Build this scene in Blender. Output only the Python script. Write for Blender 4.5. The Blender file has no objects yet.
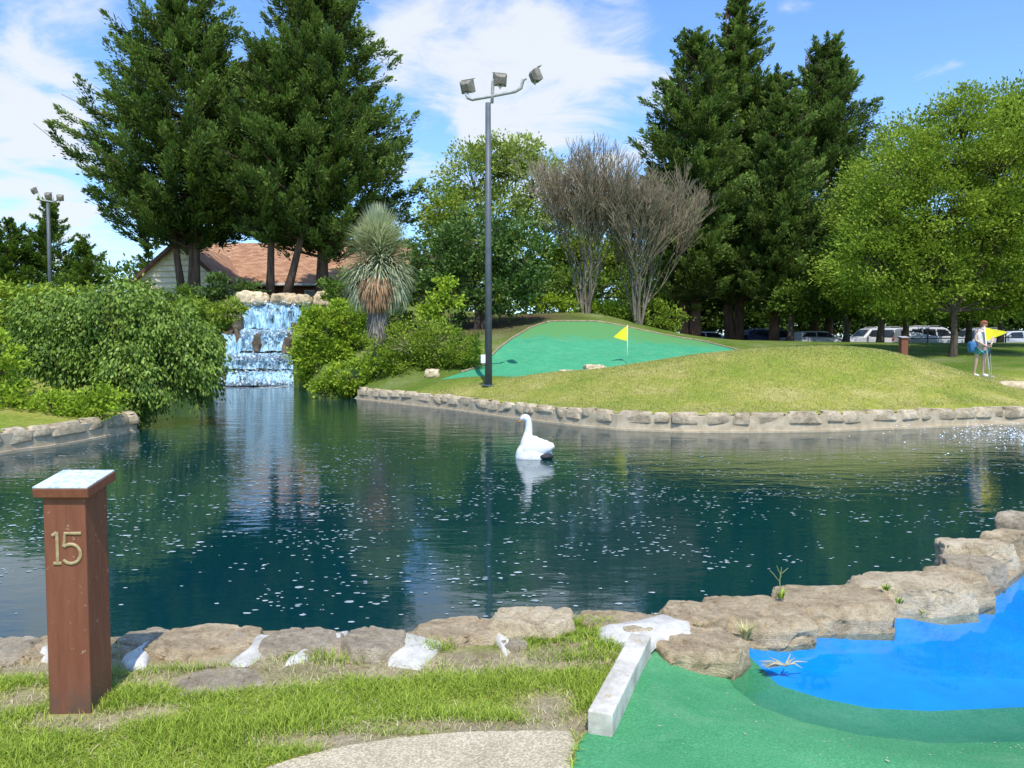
import bpy, bmesh, math, random
import numpy as np
from mathutils import Vector, Matrix, noise as mnoise
from mathutils.geometry import delaunay_2d_cdt
random.seed(7); rng = np.random.default_rng(7)
sc = bpy.context.scene
COL = sc.collection
F = 770.0; CAMZ = 1.6; PITCH = math.atan(39/770.0)
cp, sp = math.cos(PITCH), math.sin(PITCH)

# ------------------------------------------------------------------ survey helpers
def ray(px, py):
    a = (px-512)/F; b = -(py-384)/F
    return Vector((a, cp + b*sp, -sp + b*cp))
def W(px, py, Y):
    d = ray(px, py); t = Y/d.y
    return Vector((d.x*t, Y, CAMZ + d.z*t))
def G(px, py, z=0.0):
    d = ray(px, py); t = (z-CAMZ)/d.z
    return Vector((d.x*t, d.y*t, z))
def S(r, g, b):
    f = lambda c: (c/255/12.92) if c/255 <= 0.04045 else ((c/255+0.055)/1.055)**2.4
    return (f(r), f(g), f(b), 1)

# ------------------------------------------------------------------ object helpers
def link(o, parent=None):
    COL.objects.link(o)
    if parent is not None: o.parent = parent
    return o
def tag(o, label=None, cat=None, group=None, kind=None):
    if label: o['label'] = label
    if cat: o['category'] = cat
    if group: o['group'] = group
    if kind: o['kind'] = kind
    return o
def empty(name, loc=(0,0,0), rz=0):
    o = bpy.data.objects.new(name, None); o.location = loc; o.rotation_euler = (0,0,rz)
    o.empty_display_size = .3
    return link(o)
class MB:
    def __init__(s): s.v = []; s.f = []
    def add(s, vs, fs):
        n = len(s.v); s.v += [tuple(v) for v in vs]; s.f += [tuple(n+i for i in f) for f in fs]
    def box(s, c, d, rot=None, top=1.0):
        vs = []
        for z in (-1, 1):
            k = top if z > 0 else 1
            for x, y in ((-1,-1),(1,-1),(1,1),(-1,1)):
                v = Vector((x*d[0]/2*k, y*d[1]/2*k, z*d[2]/2))
                if rot is not None: v = rot @ v
                vs.append(v + Vector(c))
        s.add(vs, [(3,2,1,0),(4,5,6,7),(0,1,5,4),(1,2,6,5),(2,3,7,6),(3,0,4,7)])
    def tube(s, pts, rad, n=6, cap=True):
        pts = [Vector(p) for p in pts]; vs = []; fs = []
        up = Vector((0.13,0.21,1)).normalized()
        for i, p in enumerate(pts):
            d = (pts[min(i+1,len(pts)-1)] - pts[max(i-1,0)])
            if d.length < 1e-9: d = Vector((0,0,1))
            d.normalize()
            a = d.cross(up)
            if a.length < .05: a = d.cross(Vector((1,0,0)))
            a.normalize(); b = d.cross(a)
            r = rad[i] if hasattr(rad, '__len__') else rad
            for k in range(n):
                t = 2*math.pi*k/n
                vs.append(p + a*math.cos(t)*r + b*math.sin(t)*r)
        for i in range(len(pts)-1):
            for k in range(n):
                fs.append((i*n+k, i*n+(k+1)%n, (i+1)*n+(k+1)%n, (i+1)*n+k))
        if cap:
            fs.append(tuple(range(n-1,-1,-1))); m = (len(pts)-1)*n; fs.append(tuple(range(m, m+n)))
        s.add(vs, fs)
    def build(s, name, mat, parent=None, smooth=False, bevel=0):
        me = bpy.data.meshes.new(name); me.from_pydata(s.v, [], s.f); me.update()
        bm = bmesh.new(); bm.from_mesh(me); bmesh.ops.recalc_face_normals(bm, faces=bm.faces); bm.to_mesh(me); bm.free()
        if smooth: me.polygons.foreach_set('use_smooth', [True]*len(me.polygons))
        if mat: me.materials.append(mat)
        o = bpy.data.objects.new(name, me); link(o, parent)
        if bevel:
            m = o.modifiers.new('bevel', 'BEVEL'); m.width = bevel; m.segments = 2; m.limit_method = 'ANGLE'
        return o
def mesh_np(name, V, nper, mat, parent=None, tint=None, smooth=False):
    """V (n*nper,3): n separate polygons of nper corners"""
    n = len(V)//nper
    me = bpy.data.meshes.new(name)
    me.vertices.add(len(V)); me.vertices.foreach_set('co', np.asarray(V, np.float32).ravel())
    me.loops.add(len(V)); me.loops.foreach_set('vertex_index', np.arange(len(V), dtype=np.int32))
    me.polygons.add(n)
    me.polygons.foreach_set('loop_start', np.arange(0, len(V), nper, dtype=np.int32))
    me.polygons.foreach_set('loop_total', np.full(n, nper, np.int32))
    if smooth: me.polygons.foreach_set('use_smooth', np.ones(n, bool))
    me.update(calc_edges=True)
    if tint is not None:
        a = me.attributes.new('tint', 'FLOAT', 'FACE'); a.data.foreach_set('value', np.asarray(tint, np.float32))
    me.materials.append(mat)
    return link(bpy.data.objects.new(name, me), parent)
def copy_tree(o, parent=None):
    c = o.copy(); COL.objects.link(c)
    if parent is not None: c.parent = parent
    for ch in [x for x in list(COL.objects) if x.parent == o]: copy_tree(ch, c)
    return c

# ------------------------------------------------------------------ materials
def newmat(name):
    m = bpy.data.materials.new(name); m.use_nodes = True
    nt = m.node_tree; nt.nodes.clear()
    out = nt.nodes.new('ShaderNodeOutputMaterial')
    return m, nt, out
def N(nt, typ, **kw):
    n = nt.nodes.new(typ)
    for k, v in kw.items():
        if k in n.inputs.keys(): n.inputs[k].default_value = v
        else: setattr(n, k, v)
    return n
def noise_tex(nt, scale, detail=6, rough=.6, mapping=None, dist=0.0):
    t = N(nt, 'ShaderNodeTexNoise', Scale=scale, Detail=detail, Roughness=rough, Distortion=dist)
    if mapping is not None: nt.links.new(mapping, t.inputs['Vector'])
    return t
def coords(nt, scale=(1,1,1), rot=(0,0,0), kind='Object'):
    tc = nt.nodes.new('ShaderNodeTexCoord'); mp = N(nt, 'ShaderNodeMapping'); mp.inputs['Scale'].default_value = scale
    mp.inputs['Rotation'].default_value = rot
    nt.links.new(tc.outputs[kind], mp.inputs['Vector']); return mp.outputs['Vector']
def ramp(nt, fac, stops):
    r = nt.nodes.new('ShaderNodeValToRGB'); e = r.color_ramp.elements
    while len(e) > 1: e.remove(e[-1])
    e[0].position = stops[0][0]; e[0].color = stops[0][1]
    for p, c in stops[1:]:
        x = e.new(p); x.color = c
    nt.links.new(fac, r.inputs['Fac']); return r.outputs['Color']
def mixc(nt, fac, a, b, mode='MIX'):
    m = nt.nodes.new('ShaderNodeMix'); m.data_type = 'RGBA'; m.blend_type = mode
    for s, v in ((0, fac), (6, a), (7, b)):
        if isinstance(v, (int, float, tuple)): m.inputs[s].default_value = v
        else: nt.links.new(v, m.inputs[s])
    return m.outputs[2]
def bump(nt, h, strength=.3, dist=.05):
    b = N(nt, 'ShaderNodeBump', Strength=strength, Distance=dist); nt.links.new(h, b.inputs['Height']); return b.outputs['Normal']
def principled(nt, out, col, rough=.7, normal=None, spec=.5, metal=0):
    p = N(nt, 'ShaderNodeBsdfPrincipled', Roughness=rough, Metallic=metal)
    p.inputs['Specular IOR Level'].default_value = spec
    if isinstance(col, tuple): p.inputs['Base Color'].default_value = col
    else: nt.links.new(col, p.inputs['Base Color'])
    if normal is not None: nt.links.new(normal, p.inputs['Normal'])
    nt.links.new(p.outputs[0], out.inputs['Surface']); return p
def simple(name, a, b=None, scale=6, rough=.6, bs=.2, bd=.02, spec=.4, metal=0, detail=8, mscale=(1,1,1), lo=.35, hi=.65):
    m, nt, out = newmat(name); v = coords(nt, mscale)
    t = noise_tex(nt, scale, detail, .62, v)
    c = ramp(nt, t.outputs[0], [(lo, a), (hi, b or a)])
    t2 = noise_tex(nt, scale*9, 3, .6, v)
    c = mixc(nt, .25, c, ramp(nt, t2.outputs[0], [(.3, (.35,.35,.35,1)), (.7, (1,1,1,1))]), 'MULTIPLY')
    principled(nt, out, c, rough, bump(nt, t2.outputs[0], bs, bd), spec, metal); return m
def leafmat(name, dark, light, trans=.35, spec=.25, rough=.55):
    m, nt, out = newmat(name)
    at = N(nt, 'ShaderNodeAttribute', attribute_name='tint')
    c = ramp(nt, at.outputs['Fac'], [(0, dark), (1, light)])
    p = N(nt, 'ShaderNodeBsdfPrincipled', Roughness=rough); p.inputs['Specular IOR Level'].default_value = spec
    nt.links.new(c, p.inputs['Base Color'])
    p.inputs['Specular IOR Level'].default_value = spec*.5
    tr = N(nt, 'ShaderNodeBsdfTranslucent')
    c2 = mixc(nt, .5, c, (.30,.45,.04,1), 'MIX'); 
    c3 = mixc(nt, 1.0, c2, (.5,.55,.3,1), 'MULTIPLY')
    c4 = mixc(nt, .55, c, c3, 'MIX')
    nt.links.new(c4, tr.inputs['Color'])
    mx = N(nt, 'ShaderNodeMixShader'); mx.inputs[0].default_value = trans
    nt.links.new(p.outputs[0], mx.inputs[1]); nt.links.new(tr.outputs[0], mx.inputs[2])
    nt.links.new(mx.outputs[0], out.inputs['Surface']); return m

M = {}
def rockmat(name, a, b, c, sc=4.2):
    m, nt, out = newmat(name); v = coords(nt, (1,1,1.5))
    t = noise_tex(nt, sc, 10, .68, v, .4); t2 = noise_tex(nt, sc*6, 8, .7, v); t3 = noise_tex(nt, sc*28, 4, .7, v)
    col = ramp(nt, t.outputs[0], [(.3, a), (.5, b), (.68, c)])
    col = mixc(nt, .75, col, ramp(nt, t2.outputs[0], [(.32, (.62,.57,.49,1)), (.50, (1.08,1.04,.97,1)), (.75,(1.38,1.30,1.16,1))]), 'MULTIPLY')
    col = mixc(nt, .45, col, ramp(nt, t3.outputs[0], [(.35, (.62,.59,.55,1)), (.56, (1.2,1.17,1.13,1))]), 'MULTIPLY')
    vo = N(nt, 'ShaderNodeTexVoronoi', Scale=sc*1.3, feature='DISTANCE_TO_EDGE'); 
    vv = noise_tex(nt, sc*2, 4, .6, v); ad = N(nt, 'ShaderNodeVectorMath', operation='ADD'); nt.links.new(v, ad.inputs[0]); nt.links.new(vv.outputs['Color'], ad.inputs[1])
    nt.links.new(ad.outputs[0], vo.inputs['Vector'])
    cr = ramp(nt, vo.outputs['Distance'], [(0, (.3,.27,.24,1)), (.02, (1,1,1,1))])
    col = mixc(nt, .55, col, cr, 'MULTIPLY')
    li = noise_tex(nt, sc*2.3, 6, .75, coords(nt, (1,1,1), (.5,.3,.2)), .8); col = mixc(nt, ramp(nt, li.outputs[0], [(.60,(0,0,0,1)),(.68,(.45,.45,.45,1))]), col, (.62,.60,.52,1)); col = mixc(nt, ramp(nt, li.outputs[0], [(.28,(.55,.55,.55,1)),(.36,(0,0,0,1))]), col, (.20,.16,.10,1))
    h = N(nt, 'ShaderNodeMath', operation='ADD'); nt.links.new(t2.outputs[0], h.inputs[0]); nt.links.new(t3.outputs[0], h.inputs[1])
    principled(nt, out, col, .85, bump(nt, h.outputs[0], .9, .045), .25); return m
M['rock_tan'] = rockmat('sandstone', (.36,.275,.165,1), (.68,.54,.35,1), (.88,.75,.53,1))
M['rock_light'] = rockmat('pale_sandstone', (.48,.385,.24,1), (.84,.70,.48,1), (.95,.84,.64,1))
M['rock_grey'] = rockmat('grey_stone', (.32,.265,.19,1), (.58,.49,.36,1), (.78,.68,.52,1))
M['rock_dark'] = rockmat('wet_dark_rock', (.05,.04,.03,1), (.13,.105,.08,1), (.27,.22,.17,1), 1.2)
M['wall_stone'] = rockmat('wall_stone', (.26,.215,.15,1), (.56,.475,.34,1), (.84,.74,.56,1), 1.8)
M['mortar'] = simple('mortar', (.44,.35,.22,1), (.62,.51,.35,1), 5, .9, .5, .02)
M['white_paint'] = simple('white_painted_mortar', (.46,.43,.37,1), (.70,.67,.60,1), 9, .8, .6, .012)
def pebbled(name, a, b, c, sc):
    m, nt, out = newmat(name); v = coords(nt); vo = N(nt, 'ShaderNodeTexVoronoi', Scale=sc); nt.links.new(v, vo.inputs['Vector'])
    t = noise_tex(nt, 3, 6, .65, v); sepc = N(nt, 'ShaderNodeSeparateColor'); nt.links.new(vo.outputs['Color'], sepc.inputs[0])
    col = ramp(nt, sepc.outputs[0], [(.1, a), (.5, b), (.9, c)])
    col = mixc(nt, .6, col, ramp(nt, t.outputs[0], [(.3, (.68,.66,.62,1)), (.7, (1.12,1.1,1.08,1))]), 'MULTIPLY')
    principled(nt, out, col, .9, bump(nt, vo.outputs['Distance'], .5, .004), .2); return m
M['concrete'] = pebbled('aggregate_concrete', (.36,.30,.20,1), (.47,.40,.275,1), (.62,.54,.39,1), 150)
M['curb'] = simple('curb_concrete', (.40,.355,.28,1), (.70,.66,.57,1), 6, .85, .35, .006)
M['bark'] = simple('bark', (.055,.04,.028,1), (.16,.12,.085,1), 2.5, .9, .8, .06, mscale=(3,3,.5))
M['bark_red'] = simple('red_brown_bark', (.07,.042,.028,1), (.20,.125,.085,1), 2.5, .9, .8, .06, mscale=(3,3,.5))
M['bark_grey'] = simple('grey_bark', (.13,.11,.08,1), (.30,.26,.20,1), 3, .9, .5, .03, mscale=(3,3,.6))
M['twig'] = simple('bare_twig_bark', (.20,.155,.10,1), (.38,.31,.20,1), 3, .9, .2, .01)
M['metal_grey'] = simple('grey_painted_steel', (.085,.10,.115,1), (.12,.14,.155,1), 4, .5, .1, .005)
M['metal_light'] = simple('galvanised_steel', (.33,.33,.32,1), (.48,.48,.46,1), 6, .45, .1, .005)
M['lamp_glass'] = simple('dark_lamp_glass', (.03,.03,.035,1), (.06,.06,.065,1), 4, .15, 0, .001)
M['lamp_box'] = simple('weathered_lamp_housing', (.17,.15,.12,1), (.31,.28,.23,1), 7, .6, .1, .005)
M['yellow'] = simple('yellow_cloth', (.82,.72,.02,1), (.90,.82,.05,1), 5, .8, .1, .01)
M['white'] = simple('white_plastic', (.74,.73,.70,1), (.82,.81,.79,1), 5, .6, .1, .004)
M['dirt'] = simple('dry_soil', (.24,.18,.11,1), (.42,.34,.22,1), 7, .95, .7, .02)
M['brass'] = simple('weathered_brass', (.36,.26,.12,1), (.58,.45,.25,1), 30, .5, .2, .003, metal=.35)

def post_mat():
    m, nt, out = newmat('brown_painted_timber'); v = coords(nt, (6,6,.8))
    t = noise_tex(nt, 6, 8, .65, v); v2 = coords(nt); t2 = noise_tex(nt, 35, 6, .7, v2)
    t3 = noise_tex(nt, 9, 4, .6, v2)
    c = ramp(nt, t.outputs[0], [(.3, (.165,.055,.028,1)), (.7, (.22,.082,.042,1))])
    chips = ramp(nt, t2.outputs[0], [(.63, (0,0,0,1)), (.67, (1,1,1,1))])
    c = mixc(nt, chips, c, (.34,.25,.17,1))
    sep = N(nt, 'ShaderNodeSeparateXYZ'); nt.links.new(v2, sep.inputs[0])
    dirt = ramp(nt, sep.outputs['Z'], [(0.0, (1,1,1,1)), (.22, (0,0,0,1))])
    dd = mixc(nt, 1, dirt, ramp(nt, t3.outputs[0], [(.35,(.0,.0,.0,1)),(.62,(1,1,1,1))]), 'MULTIPLY')
    c = mixc(nt, dd, c, (.10,.065,.045,1))
    principled(nt, out, c, .62, bump(nt, t.outputs[0], .35, .01), .35); return m
M['post'] = post_mat()
def plate_mat():
    m, nt, out = newmat('glazed_map_plate'); v = coords(nt)
    vo = N(nt, 'ShaderNodeTexVoronoi', Scale=24.0, feature='DISTANCE_TO_EDGE'); t = noise_tex(nt, 9, 4, .6, v)
    ad = N(nt, 'ShaderNodeVectorMath', operation='ADD'); nt.links.new(v, ad.inputs[0])
    sc_ = N(nt, 'ShaderNodeVectorMath', operation='SCALE'); sc_.inputs['Scale'].default_value = .15
    nt.links.new(t.outputs['Color'], sc_.inputs[0]); nt.links.new(sc_.outputs[0], ad.inputs[1]); nt.links.new(ad.outputs[0], vo.inputs['Vector'])
    c = ramp(nt, vo.outputs['Distance'], [(0, (.72,.76,.78,1)), (.12, (.62,.68,.72,1)), (.3, (.42,.53,.62,1))])
    principled(nt, out, c, .12, None, .6); return m
M['plate'] = plate_mat()

def grass_ground():
    m, nt, out = newmat('lawn'); v = coords(nt)
    big = noise_tex(nt, .55, 5, .6, v); med = noise_tex(nt, 4.5, 6, .7, v); fine = noise_tex(nt, 28, 5, .75, coords(nt, (1,.45,1)))
    c = ramp(nt, big.outputs[0], [(.30, (.19,.28,.03,1)), (.5, (.33,.34,.07,1)), (.7, (.50,.43,.18,1))])
    c = mixc(nt, .7, c, ramp(nt, med.outputs[0], [(.3, (.62,.72,.5,1)), (.7, (1.25,1.15,1.1,1))]), 'MULTIPLY')
    c = mixc(nt, .8, c, ramp(nt, fine.outputs[0], [(.3, (.35,.4,.3,1)), (.5,(.95,.95,.95,1)), (.75, (1.6,1.5,1.5,1))]), 'MULTIPLY')
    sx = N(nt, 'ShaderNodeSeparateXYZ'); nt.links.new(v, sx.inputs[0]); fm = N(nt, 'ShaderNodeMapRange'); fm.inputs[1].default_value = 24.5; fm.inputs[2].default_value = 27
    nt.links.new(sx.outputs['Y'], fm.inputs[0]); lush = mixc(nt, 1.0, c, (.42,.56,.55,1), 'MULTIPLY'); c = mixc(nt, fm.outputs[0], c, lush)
    # bare soil near the camera, ground turns dark brown in rounds under the trees
    at = N(nt, 'ShaderNodeAttribute', attribute_name='bare')
    soil = ramp(nt, med.outputs[0], [(.3, (.24,.185,.105,1)), (.7, (.52,.43,.28,1))])
    c = mixc(nt, at.outputs['Fac'], c, soil)
    at2 = N(nt, 'ShaderNodeAttribute', attribute_name='brown_ground')
    c = mixc(nt, at2.outputs['Fac'], c, ramp(nt, med.outputs[0], [(.3, (.05,.035,.02,1)), (.7, (.15,.10,.06,1))]))
    principled(nt, out, c, .95, bump(nt, fine.outputs[0], .9, .05), .1); return m
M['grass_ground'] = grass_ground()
def turf(name, a, b, fs=140, worn=None):
    m, nt, out = newmat(name); v = coords(nt)
    big = noise_tex(nt, 1.1, 5, .6, v); fine = noise_tex(nt, fs, 3, .8, v)
    c = ramp(nt, big.outputs[0], [(.3, a), (.7, b)])
    c = mixc(nt, .6, c, ramp(nt, fine.outputs[0], [(.3, (.35,.4,.38,1)), (.55, (1,1,1,1)), (.7, (1.9,1.7,1.8,1))]), 'MULTIPLY')
    fd = noise_tex(nt, 2.7, 8, .7, coords(nt, (1,1.3,1), (0,0,.4)), .6)
    c = mixc(nt, ramp(nt, fd.outputs[0], [(.50,(0,0,0,1)),(.72,(.35,.35,.35,1))]), c, (.24,.42,.24,1)); c = mixc(nt, ramp(nt, fd.outputs[0], [(.30,(.35,.35,.35,1)),(.42,(0,0,0,1))]), c, (.03,.17,.07,1))
    if worn:
        sep = N(nt, 'ShaderNodeSeparateXYZ'); nt.links.new(v, sep.inputs[0])
        mad = N(nt, 'ShaderNodeMath', operation='MULTIPLY_ADD'); mad.inputs[1].default_value = 6.0
        nt.links.new(big.outputs[0], mad.inputs[0]); nt.links.new(sep.outputs['Y'], mad.inputs[2])
        f = N(nt, 'ShaderNodeMapRange'); f.inputs[1].default_value = 37.2; f.inputs[2].default_value = 38.6
        nt.links.new(mad.outputs[0], f.inputs[0])
        c = mixc(nt, f.outputs[0], c, worn)
    principled(nt, out, c, .9, bump(nt, fine.outputs[0], .8, .01), .15); return m
M['turf'] = turf('artificial_turf', (.06,.28,.115,1), (.10,.37,.16,1), 110)
M['far_turf'] = turf('green_putting_carpet', (.05,.29,.14,1), (.07,.35,.17,1), 30, (.10,.27,.09,1))
def pool_paint():
    m, nt, out = newmat('blue_painted_pool_floor'); v = coords(nt)
    t = noise_tex(nt, 2.2, 7, .66, v, .4)
    c = ramp(nt, t.outputs[0], [(.3, (.0,.215,.60,1)), (.7, (.0,.33,.80,1))])
    principled(nt, out, c, .6, None, .3); return m
M['pool_paint'] = pool_paint()
def pond_water():
    m, nt, out = newmat('pond_water'); v = coords(nt, (1,2.4,1))
    a = noise_tex(nt, .9, 3, .5, v, .3); b = noise_tex(nt, 3.2, 3, .5, coords(nt, (1,2.8,1), (0,0,.15)), .2)
    g = noise_tex(nt, .12, 2, .5, coords(nt))
    s = N(nt, 'ShaderNodeMath', operation='MULTIPLY_ADD'); s.inputs[1].default_value = .42
    nt.links.new(b.outputs[0], s.inputs[0]); nt.links.new(a.outputs[0], s.inputs[2])
    # stronger ripples towards the waterfall and the fountain, calm close to the near bank
    tc = nt.nodes.new('ShaderNodeTexCoord')
    sep = N(nt, 'ShaderNodeSeparateXYZ'); nt.links.new(tc.outputs['Object'], sep.inputs[0])
    mr = N(nt, 'ShaderNodeMapRange'); mr.inputs[1].default_value = 5; mr.inputs[2].default_value = 24; mr.inputs[3].default_value = .04; mr.inputs[4].default_value = .24
    nt.links.new(sep.outputs['Y'], mr.inputs[0])
    bp = N(nt, 'ShaderNodeBump', Distance=.085); nt.links.new(s.outputs[0], bp.inputs['Height']); nt.links.new(mr.outputs[0], bp.inputs['Strength'])
    c = ramp(nt, g.outputs[0], [(.35, (.001,.026,.036,1)), (.65, (.002,.040,.034,1))])
    p = principled(nt, out, c, .03, bp.outputs[0], .5); p.inputs['IOR'].default_value = 1.52
    return m
M['pond'] = pond_water()
def pool_water():
    m, nt, out = newmat('shallow_clear_water'); v = coords(nt)
    t = noise_tex(nt, 1.6, 3, .5, v)
    nrm = bump(nt, t.outputs[0], .12, .05)
    tr = N(nt, 'ShaderNodeBsdfTransparent', Color=(.80,.93,.98,1)); gl = N(nt, 'ShaderNodeBsdfGlossy', Roughness=.02)
    fr = N(nt, 'ShaderNodeFresnel', IOR=1.33); nt.links.new(nrm, fr.inputs['Normal']); nt.links.new(nrm, gl.inputs['Normal'])
    mx = N(nt, 'ShaderNodeMixShader'); nt.links.new(fr.outputs[0], mx.inputs[0]); nt.links.new(tr.outputs[0], mx.inputs[1]); nt.links.new(gl.outputs[0], mx.inputs[2])
    nt.links.new(mx.outputs[0], out.inputs['Surface']); return m
M['pool_water'] = pool_water()
def fall_mat():
    m, nt, out = newmat('falling_water'); v = coords(nt, (8,8,.6))
    t = noise_tex(nt, 1.5, 6, .7, v, .5); t2 = noise_tex(nt, .9, 6, .75, coords(nt, (3,3,1.6)))
    c = ramp(nt, t.outputs[0], [(.32, (.10,.28,.42,1)), (.5, (.32,.56,.72,1)), (.68, (.74,.85,.91,1))])
    d = principled(nt, out, c, .25, bump(nt, t.outputs[0], .6, .1), .5)
    tr = N(nt, 'ShaderNodeBsdfTransparent', Color=(.70,.86,.95,1)); mx = N(nt, 'ShaderNodeMixShader')
    f = ramp(nt, t2.outputs[0], [(.38, (.08,.08,.08,1)), (.52, (1,1,1,1))])
    nt.links.new(f, mx.inputs[0]); nt.links.new(tr.outputs[0], mx.inputs[1]); nt.links.new(d.outputs[0], mx.inputs[2])
    nt.links.new(mx.outputs[0], out.inputs['Surface']); return m
M['fall'] = fall_mat()
M['foam'] = simple('foam', (.55,.68,.78,1), (.85,.90,.94,1), 6, .5, .3, .02)
M['fleck'] = simple('foam_fleck', (.22,.30,.31,1), (.55,.63,.63,1), 8, .5, .1, .002)

# ------------------------------------------------------------------ terrain
def XY(v): return (v.x, v.y)
NEAR = [XY(G(x,y)) for x, y in ((-40,641),(50,641),(104,635),(150,631),(260,631),(343,632),(406,631),(500,623),(573,615),(660,615),(728,607),(811,604),(902,592),(978,577),(1010,557),(1026,541),(1060,529),(1140,520))]
FARB = [(22,22.2),(17,20.9),(13.3,20),(9.6,18.9),(7.5,18.3),(5.6,18.05),(4.0,18.1),(2.6,18.6),(1.5,19.6),(.45,21),(-.75,22.6),(-1.95,24.4),(-3.8,26.6),(-5.7,28.9)]
LEFTB = [(-9.9,19.4),(-9.0,18.1),(-9.3,15.8),(-9.7,14.3),(-11.2,11)]
POND = NEAR + [(8.5,9.0),(11,10),(18,12),(24,17)] + FARB + [(-7.6,31.5),(-9.6,35),(-11.2,39.2),(-11.3,43.5),(-15.7,43.5),(-15.4,39.6),(-14.8,33),(-12.2,25.5)] + LEFTB + [(-9.5,7),(-5.2,4.7)]
POOL = [XY(G(x,y,-.10)) for x, y in ((724,672),(734,688),(758,706),(800,721),(860,735),(930,743),(1024,742),(1160,735))] + [(6.2,4.2),(6.6,6.2),(5.2,7.2)] + \
       [XY(G(x,y,-.10)) for x, y in ((1022,556),(955,592),(900,618),(810,632),(745,648))]
BLUE = [XY(G(x,y,-.16)) for x, y in ((748,664),(778,685),(820,698),(870,708),(930,711),(1024,707),(1160,700))] + [(6.0,4.6),(6.55,6.15),(5.2,7.15)] + \
       [XY(G(x,y,-.13)) for x, y in ((1026,553),(957,590),(901,616),(812,630),(752,646))]
TURF = [XY(G(x,y)) for x, y in ((570,800),(574,760),(579,742),(590,728),(606,700),(640,648),(648,640),(668,640),(730,625),(800,610),(880,597),(950,575),(1000,550),(1060,530))] + [(7.4,7.6),(9,4),(9,1.2),(.2,1.2)]
PATH = [XY(G(x,y)) for x, y in ((230,790),(268,768),(300,757),(345,746),(400,738),(470,732),(545,729),(570,731),(576,744),(570,762))] + [(.2,1.2),(-2.5,1.2)]
GREEN = [XY(W(px,400,Y)) for px, Y in ((440,27.2),(462,28.2),(482,29.6),(497,32),(512,34.5),(530,37),(548,38.5),(600,39.5),(655,39),(700,37),(745,33.5),(760,30),(720,27),(660,26.6),(600,26.8),(520,26.6),(470,26.6))]
LOT = [(-5,50.5),(60,48.5),(60,62),(-5,62)]
def inpoly(P, poly):
    x, y = P[:,0], P[:,1]; r = np.zeros(len(P), bool); n = len(poly)
    for i in range(n):
        x1, y1 = poly[i]; x2, y2 = poly[(i+1)%n]
        c = ((y1 > y) != (y2 > y)); 
        with np.errstate(divide='ignore', invalid='ignore'):
            xi = (x2-x1)*(y-y1)/(y2-y1+1e-12)+x1
        r ^= c & (x < xi)
    return r
def dist(P, poly, closed=True):
    d = np.full(len(P), 1e9); n = len(poly)
    for i in range(n if closed else n-1):
        a = np.array(poly[i]); b = np.array(poly[(i+1)%n]); ab = b-a
        t = np.clip(((P-a)@ab)/(ab@ab+1e-12), 0, 1); q = a + t[:,None]*ab
        d = np.minimum(d, np.hypot(*(P-q).T))
    return d
ctrl = []
for px, py, Y in ((430,383,27.0),(470,378,26.2),(550,372.5,25.0),(640,363,24.2),(700,354,23.8),(760,348.5,23.5),(830,346,23.3),(880,350,23.3),(920,359,23),(960,371,22.6),(1024,391,22),(1100,400,22),
                  (500,350,32),(482,366,29.6),(545,322,38.5),(600,322,39.5),(655,333,39),(735,351,33.8),
                  (520,314,45),(600,311,45),(475,324,40),(400,362,30),(350,382,31.5),(330,350,36),(390,345,34),(430,350,33),(440,325,40),
                  (190,298,46),(330,298,47),(275,297,43.2),(240,297,43.2),(700,338,44),(760,341,46),(850,343,46),(1000,343,46),(1100,343,46),
                  (986,378,23.4),(1000,383,22.8),(1024,370,26),(640,325,45),(400,300,46)):
    ctrl.append(tuple(W(px,py,Y)))
for x, y in FARB + [(-7.6,31.5)]: ctrl.append((x*1.0, y+.05, .0))
for x, y in LEFTB + [(-9.5,7),(-5.2,4.7)]: ctrl.append((x-.2, y, .0))
ctrl += [(11.5,27,.35),(7,27,.45),(3.5,27.2,.45),(1,27,.42),(6,30,.9),(14,27,.5),(18,28,1.0),(15,34,1.3),(22,36,1.5),(-12.2,36,.5),(-9,37,1.4),(-9.6,41,3.2),(-10.5,42,3.6),(-17,39.5,2.0),(-18,36,1.8),(-16.5,42,3.6),(-15,30,.6),
         (-13,22,.4),(-16,26,1.0),(-11.5,18,.25),(-14,15,.4),(-20,24,1.2),(-25,40,3.2),(-30,55,3.4),(-12,58,3.9),(-25,62,3.8),(5,60,2.0),(-40,40,3),(-20,10,.3),(-15,0,0),(-8,2,0),(0,-4,0),(8,-3,0),(20,2,0),(26,12,0),(30,25,.7),(-2,2,0),(3,2,0),(-6,3.5,0),
         (0,3.5,0),(2,4.8,0),(6,6,0),(12,8.5,0),(0,55,2.0),(15,53,.95),(30,53,.95),(45,53,.95),(15,62,1.2),(40,62,1.2),(0,80,2.5),(40,80,1.4),(60,40,1.5),(-40,80,4)]
CT = np.array(ctrl)
def _fit():
    D = np.hypot(CT[:,None,0]-CT[None,:,0], CT[:,None,1]-CT[None,:,1]); n = len(CT)
    A = np.zeros((n+1, n+1)); A[:n,:n] = np.sqrt(D**2+.6) + np.eye(n)*1e-3*-1; A[:n,n] = 1; A[n,:n] = 1
    return np.linalg.solve(A, np.append(CT[:,2], 0))
WT = _fit()
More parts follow.
